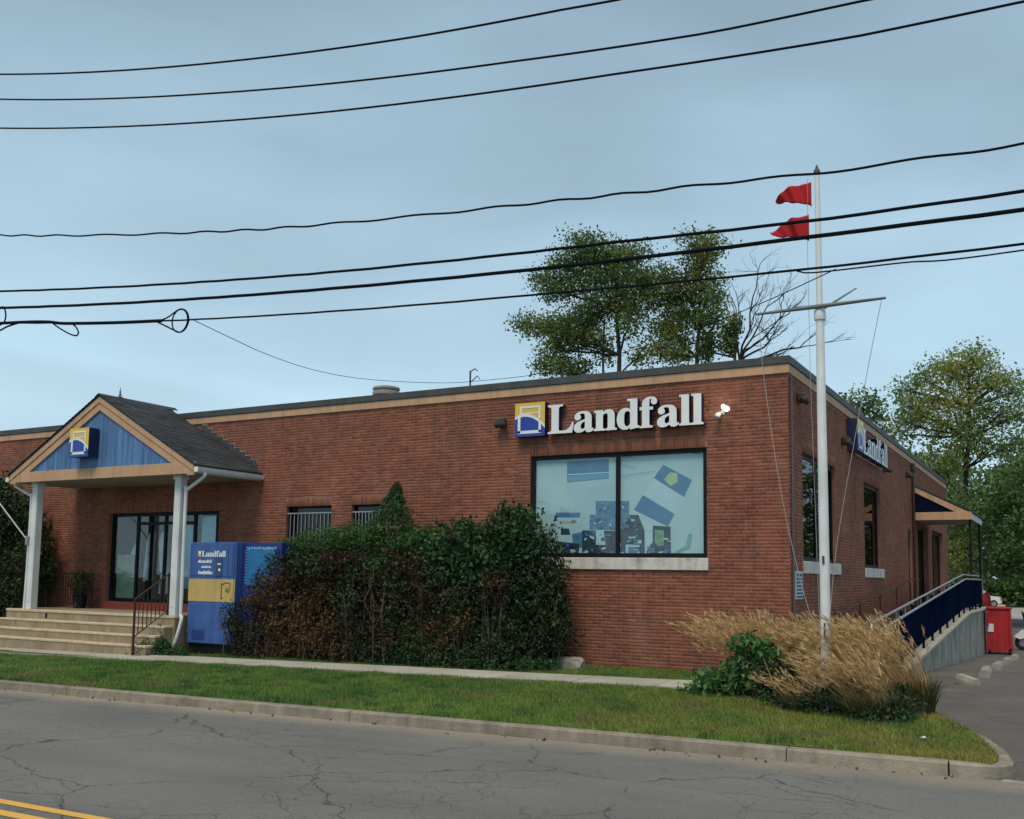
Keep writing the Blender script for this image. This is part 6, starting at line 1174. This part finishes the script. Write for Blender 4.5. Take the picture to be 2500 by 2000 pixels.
bush('side_shrub', 'dark dense shrub at the left edge beside the porch steps', (-21.6, -1.3, -.3),
     [((-21.5,-1.6,.6),(.75,.6,.95)), ((-22.2,-1.3,1.6),(.9,.8,1.0)), ((-21.4,-1.1,1.6),(.6,.5,.8)), ((-23.2,-1.5,.9),(1.2,.9,1.2))], 15000, .10, lm_dk, .12, 10, 60, seed=59)
bush('side_shrub', 'tall green shrub rising to the porch eave at the left edge', (-22.6, -.7, -.3), [((-22.9,-.8,3.0),(1.0,.7,.9)), ((-22.4,-.75,3.4),(.75,.55,.7)), ((-21.6,-.6,2.7),(.5,.45,.7)), ((-23.4,-.8,3.7),(.8,.6,.8)), ((-21.3,-.5,2.0),(.5,.4,.8))], 12500, .11, lm_dk, .13, 10, 40, seed=60)
bush('potted_plant', 'scrubby dark plant growing in the porch planter', (-19.4, -.55, 1.05), [((-19.4,-.55,1.35),(.26,.22,.34))], 900, .07, lm_dk, .06, 8, 8, seed=61, cat='plant')

# ornamental grass: arching blades, tan flowering stalks, all blown to the left
def ribbon_clump(n, base, spread, H, wind, wid, r, curl=.5):
    k = 6; a = r.uniform(0, 2*PI, n); rad = spread*np.sqrt(r.random(n))*.5; h = H*r.uniform(.65, 1.12, n); o = r.uniform(.10, .55, n)*curl
    bx = base[0]+rad*np.cos(a); by = base[1]+rad*np.sin(a)*.8; P = np.empty((n, k, 3)); wv = r.uniform(.4, 1.1, n)
    for i in range(k):
        t = i/(k-1); P[:, i, 0] = bx+np.cos(a)*o*h*t**1.6+wind*h*wv*t**1.9; P[:, i, 1] = by+np.sin(a)*o*h*t**1.6*.8+.12*h*t*t*(wv-.7); P[:, i, 2] = base[2]+h*(t-.30*curl*t**2.4*(o+.35)-abs(wind)*.28*wv*t**2.2)
    ang = r.uniform(0, PI, n); w = np.stack([np.cos(ang), np.sin(ang), np.zeros(n)], 1)*wid; V = np.empty((n, k, 2, 3))
    for i in range(k): f = max(.12, 1-(i/(k-1))**2); V[:, i, 0] = P[:, i]-w*f; V[:, i, 1] = P[:, i]+w*f
    b = (np.arange(n)*k*2)[:, None, None]; q = np.array([[2*i, 2*i+1, 2*i+3, 2*i+2] for i in range(k-1)])[None]
    return V.reshape(-1, 3), (b+q).reshape(-1, 4), P
def plumes(P, L, size, r, per=9):
    tip = P[:, -1]; d = P[:, -1]-P[:, -2]; d /= np.linalg.norm(d, axis=1)[:, None]; n = len(P); t = r.random((n, per, 1)); C = tip[:, None]+d[:, None]*(t-.35)*L+r.normal(0, .012, (n, per, 3))
    C = C.reshape(-1, 3); dd = np.repeat(d, per, 0)+r.normal(0, .28, (n*per, 3)); dd /= np.linalg.norm(dd, axis=1)[:, None]; e = r.normal(size=dd.shape); w = np.cross(dd, e); w /= np.linalg.norm(w, axis=1)[:, None]
    s = size*r.uniform(.6, 1.3, (n*per, 1)); V = np.stack([C-dd*s, C+w*s*.13, C+dd*s, C-w*s*.13], 1); return V.reshape(-1, 3), np.arange(len(C)*4).reshape(-1, 4)
def gmat(name, a, b): return leaf_mat(name, a, b, None, 2.2, tr=.35, isl=.45, rough=.7)
m_gr = gmat('fountain_green', (.045, .075, .025), (.10, .10, .040)); m_tan_g = gmat('fountain_straw', (.46, .29, .12), (.33, .21, .09)); m_plume = gmat('fountain_plume', (.62, .43, .22), (.48, .32, .15))
GR = 'clumps of ornamental grass round the flagpole'
def grass_clump(label, c, sp, H, seed, ng=900, ns=420):
    r = np.random.default_rng(seed); base = (c[0], c[1], G(c[0], c[1])-.03); t = thing('ornamental_grass', label, 'ornamental grass', base, GR); B = np.array(base)
    V, F, P = ribbon_clump(int(ng*1.5), base, sp*1.0, H*.55, -.22, .0075, r, 1.05); o = link('green_blades', npmesh('green_blades', V-B, F, m_gr), t); o['kind'] = 'stuff'
    V, F, P = ribbon_clump(int(ns*.75), base, sp*.8, H*.95, -.50, .0048, r, .6); o = link('straw_blades', npmesh('straw_blades', V-B, F, m_tan_g), t); o['kind'] = 'stuff'
    V, F, P = ribbon_clump(int(ns*.72), base, sp, H*1.14, -.66, .0028, r, .45); V2, F2 = plumes(P, .30, .055, r, 11); V = np.concatenate([V, V2]); F = np.concatenate([F, F2+len(V)-len(V2)])
    o = link('plumes', npmesh('plumes', V-B, F, m_plume), t); o['kind'] = 'stuff'
grass_clump('tan ornamental grass clump furthest left, leaning over the leafy plant', (.28, -2.70), .75, 1.18, 1, 900, 360)
grass_clump('tan ornamental grass clump against the left side of the flagpole', (.95, -2.55), .7, 1.08, 2, 900, 330)
grass_clump('tan ornamental grass clump just right of the flagpole', (1.90, -2.55), .8, 1.12, 3)
grass_clump('large tan ornamental grass clump at the driveway end', (2.42, -3.75), .9, 1.15, 4, 1200, 560)
grass_clump('smaller, shorter tan ornamental grass clump at the front right', (2.25, -4.75), .75, .80, 5, 1100, 260)
grass_clump('low ragged ornamental grass clump in front of the flagpole foot', (1.35, -4.3), .8, .48, 6, 1200, 70)
lm_hosta = leaf_mat('leaves_broad_green', (.10, .24, .07), (.05, .13, .04), None, 2, tr=.25, isl=.4)
bush('leafy_plant', 'clump of broad bright green leaves at the left end of the ornamental grass', (-.25, -3.3, -.05), [((-.30,-3.35,.10),(.38,.28,.22)), ((.05,-3.25,.25),(.32,.26,.30)), ((-.62,-3.15,.0),(.25,.2,.12))], 1150, .13, lm_hosta, .09, 6, 20, narrow=.6, seed=62, cat='plant', droop=.9)
bush('leafy_plant', 'small bright green sprig standing up in front of the leftmost ornamental grass', (.12, -3.15, -.05), [((.15,-3.2,.72),(.24,.2,.22)), ((.42,-3.1,.55),(.2,.2,.16))], 480, .13, lm_hosta, .07, 6, 12, narrow=.5, seed=63, cat='plant', droop=.8)
bush('dark_low_shrub', 'low dark shrub in the middle of the bed, between leafy plant and flagpole', (.75, -3.55, -.05), [((.6,-3.4,.22),(.42,.3,.30)), ((1.0,-3.7,.15),(.35,.3,.22)), ((1.9,-4.3,.14),(.5,.35,.28)), ((2.4,-4.6,.12),(.35,.35,.24))], 5000, .07, lm_dk, .06, 8, 24, seed=64)
bush('weedy_edge', 'tufts of low weeds along the front foot of the ornamental grass', (1.9, -4.9, -.05), [((1.6,-4.6,.05),(.45,.25,.16)), ((2.4,-5.0,.04),(.4,.22,.12)), ((1.0,-4.2,.03),(.5,.2,.12))], 1700, .06, lm_ivy, .05, 8, 30, seed=65, cat='weeds')
# dead canes in the bed
dc = thing('dead_canes', 'pale broken dead canes sticking out of the low shrub left of the flagpole', 'canes', (1.2, -4.0, 0))
rs = random.Random(3)
for i in range(14):
    mb = MB(); a = (rs.uniform(.7, 1.8), rs.uniform(-4.1, -3.7), -.05); b = (a[0]+rs.uniform(-.35, .35), a[1]+rs.uniform(-.2, .1), rs.uniform(.25, .6)); mb.tube([a, ((a[0]+b[0])/2+rs.uniform(-.05, .05), (a[1]+b[1])/2, b[2]*.6), b], [.011, .009, .005], 5); mb.build('cane', mat('cane', (.33, .25, .16), .9) if i == 0 else bpy.data.materials['cane'], dc)
# a few fallen leaves and a scrap of paper on the lawn
mb = MB(); mb.prism([(3.0, -6.3, G(2.95,-6.3)+.045), (3.07, -6.32, G(3,-6.3)+.045), (3.05, -6.26, G(3,-6.3)+.06)], (0, 0, .003)); o = mb.build('paper_scrap', m_white); tag(o, 'tiny white scrap of paper on the yellow grass near the driveway kerb', 'litter')
r = np.random.default_rng(5); n = 110; xs = r.uniform(-13, 3.6, n); ys = np.where(r.random(n) < .55, -7.55-np.abs(r.normal(0, .12, n)), r.uniform(-7.2, -4, n)); zs = np.array([ROAD(a, b)+.012 if b < -7.5 else G(a, b)+.045 for a, b in zip(xs, ys)])
V, F = leaf_geo(np.stack([xs, ys, zs], 1), .055, r, up=3.0, narrow=.6); o = link('fallen_leaves', npmesh('fallen_leaves', V, F, leaf_mat('dead_leaf', (.16, .09, .035), (.09, .05, .025), None, 3, tr=0))); tag(o, 'scattered small brown fallen leaves along the kerb and lawn', 'leaves', kind='stuff')

V = []; r = np.random.default_rng(91)
C = np.stack([r.uniform(-24, 34, 26000), r.uniform(90, 99, 26000), -.6+r.random(26000)**.7*(4.5)], 1); C[:, 2] *= .8+.3*np.sin(C[:, 0]*.7)
V, F = leaf_geo(C, .62, r); o = link('undergrowth', npmesh('undergrowth', V, F, lm_d)); tag(o, 'dark undergrowth along the foot of the far wood behind the white car', 'undergrowth', kind='stuff')
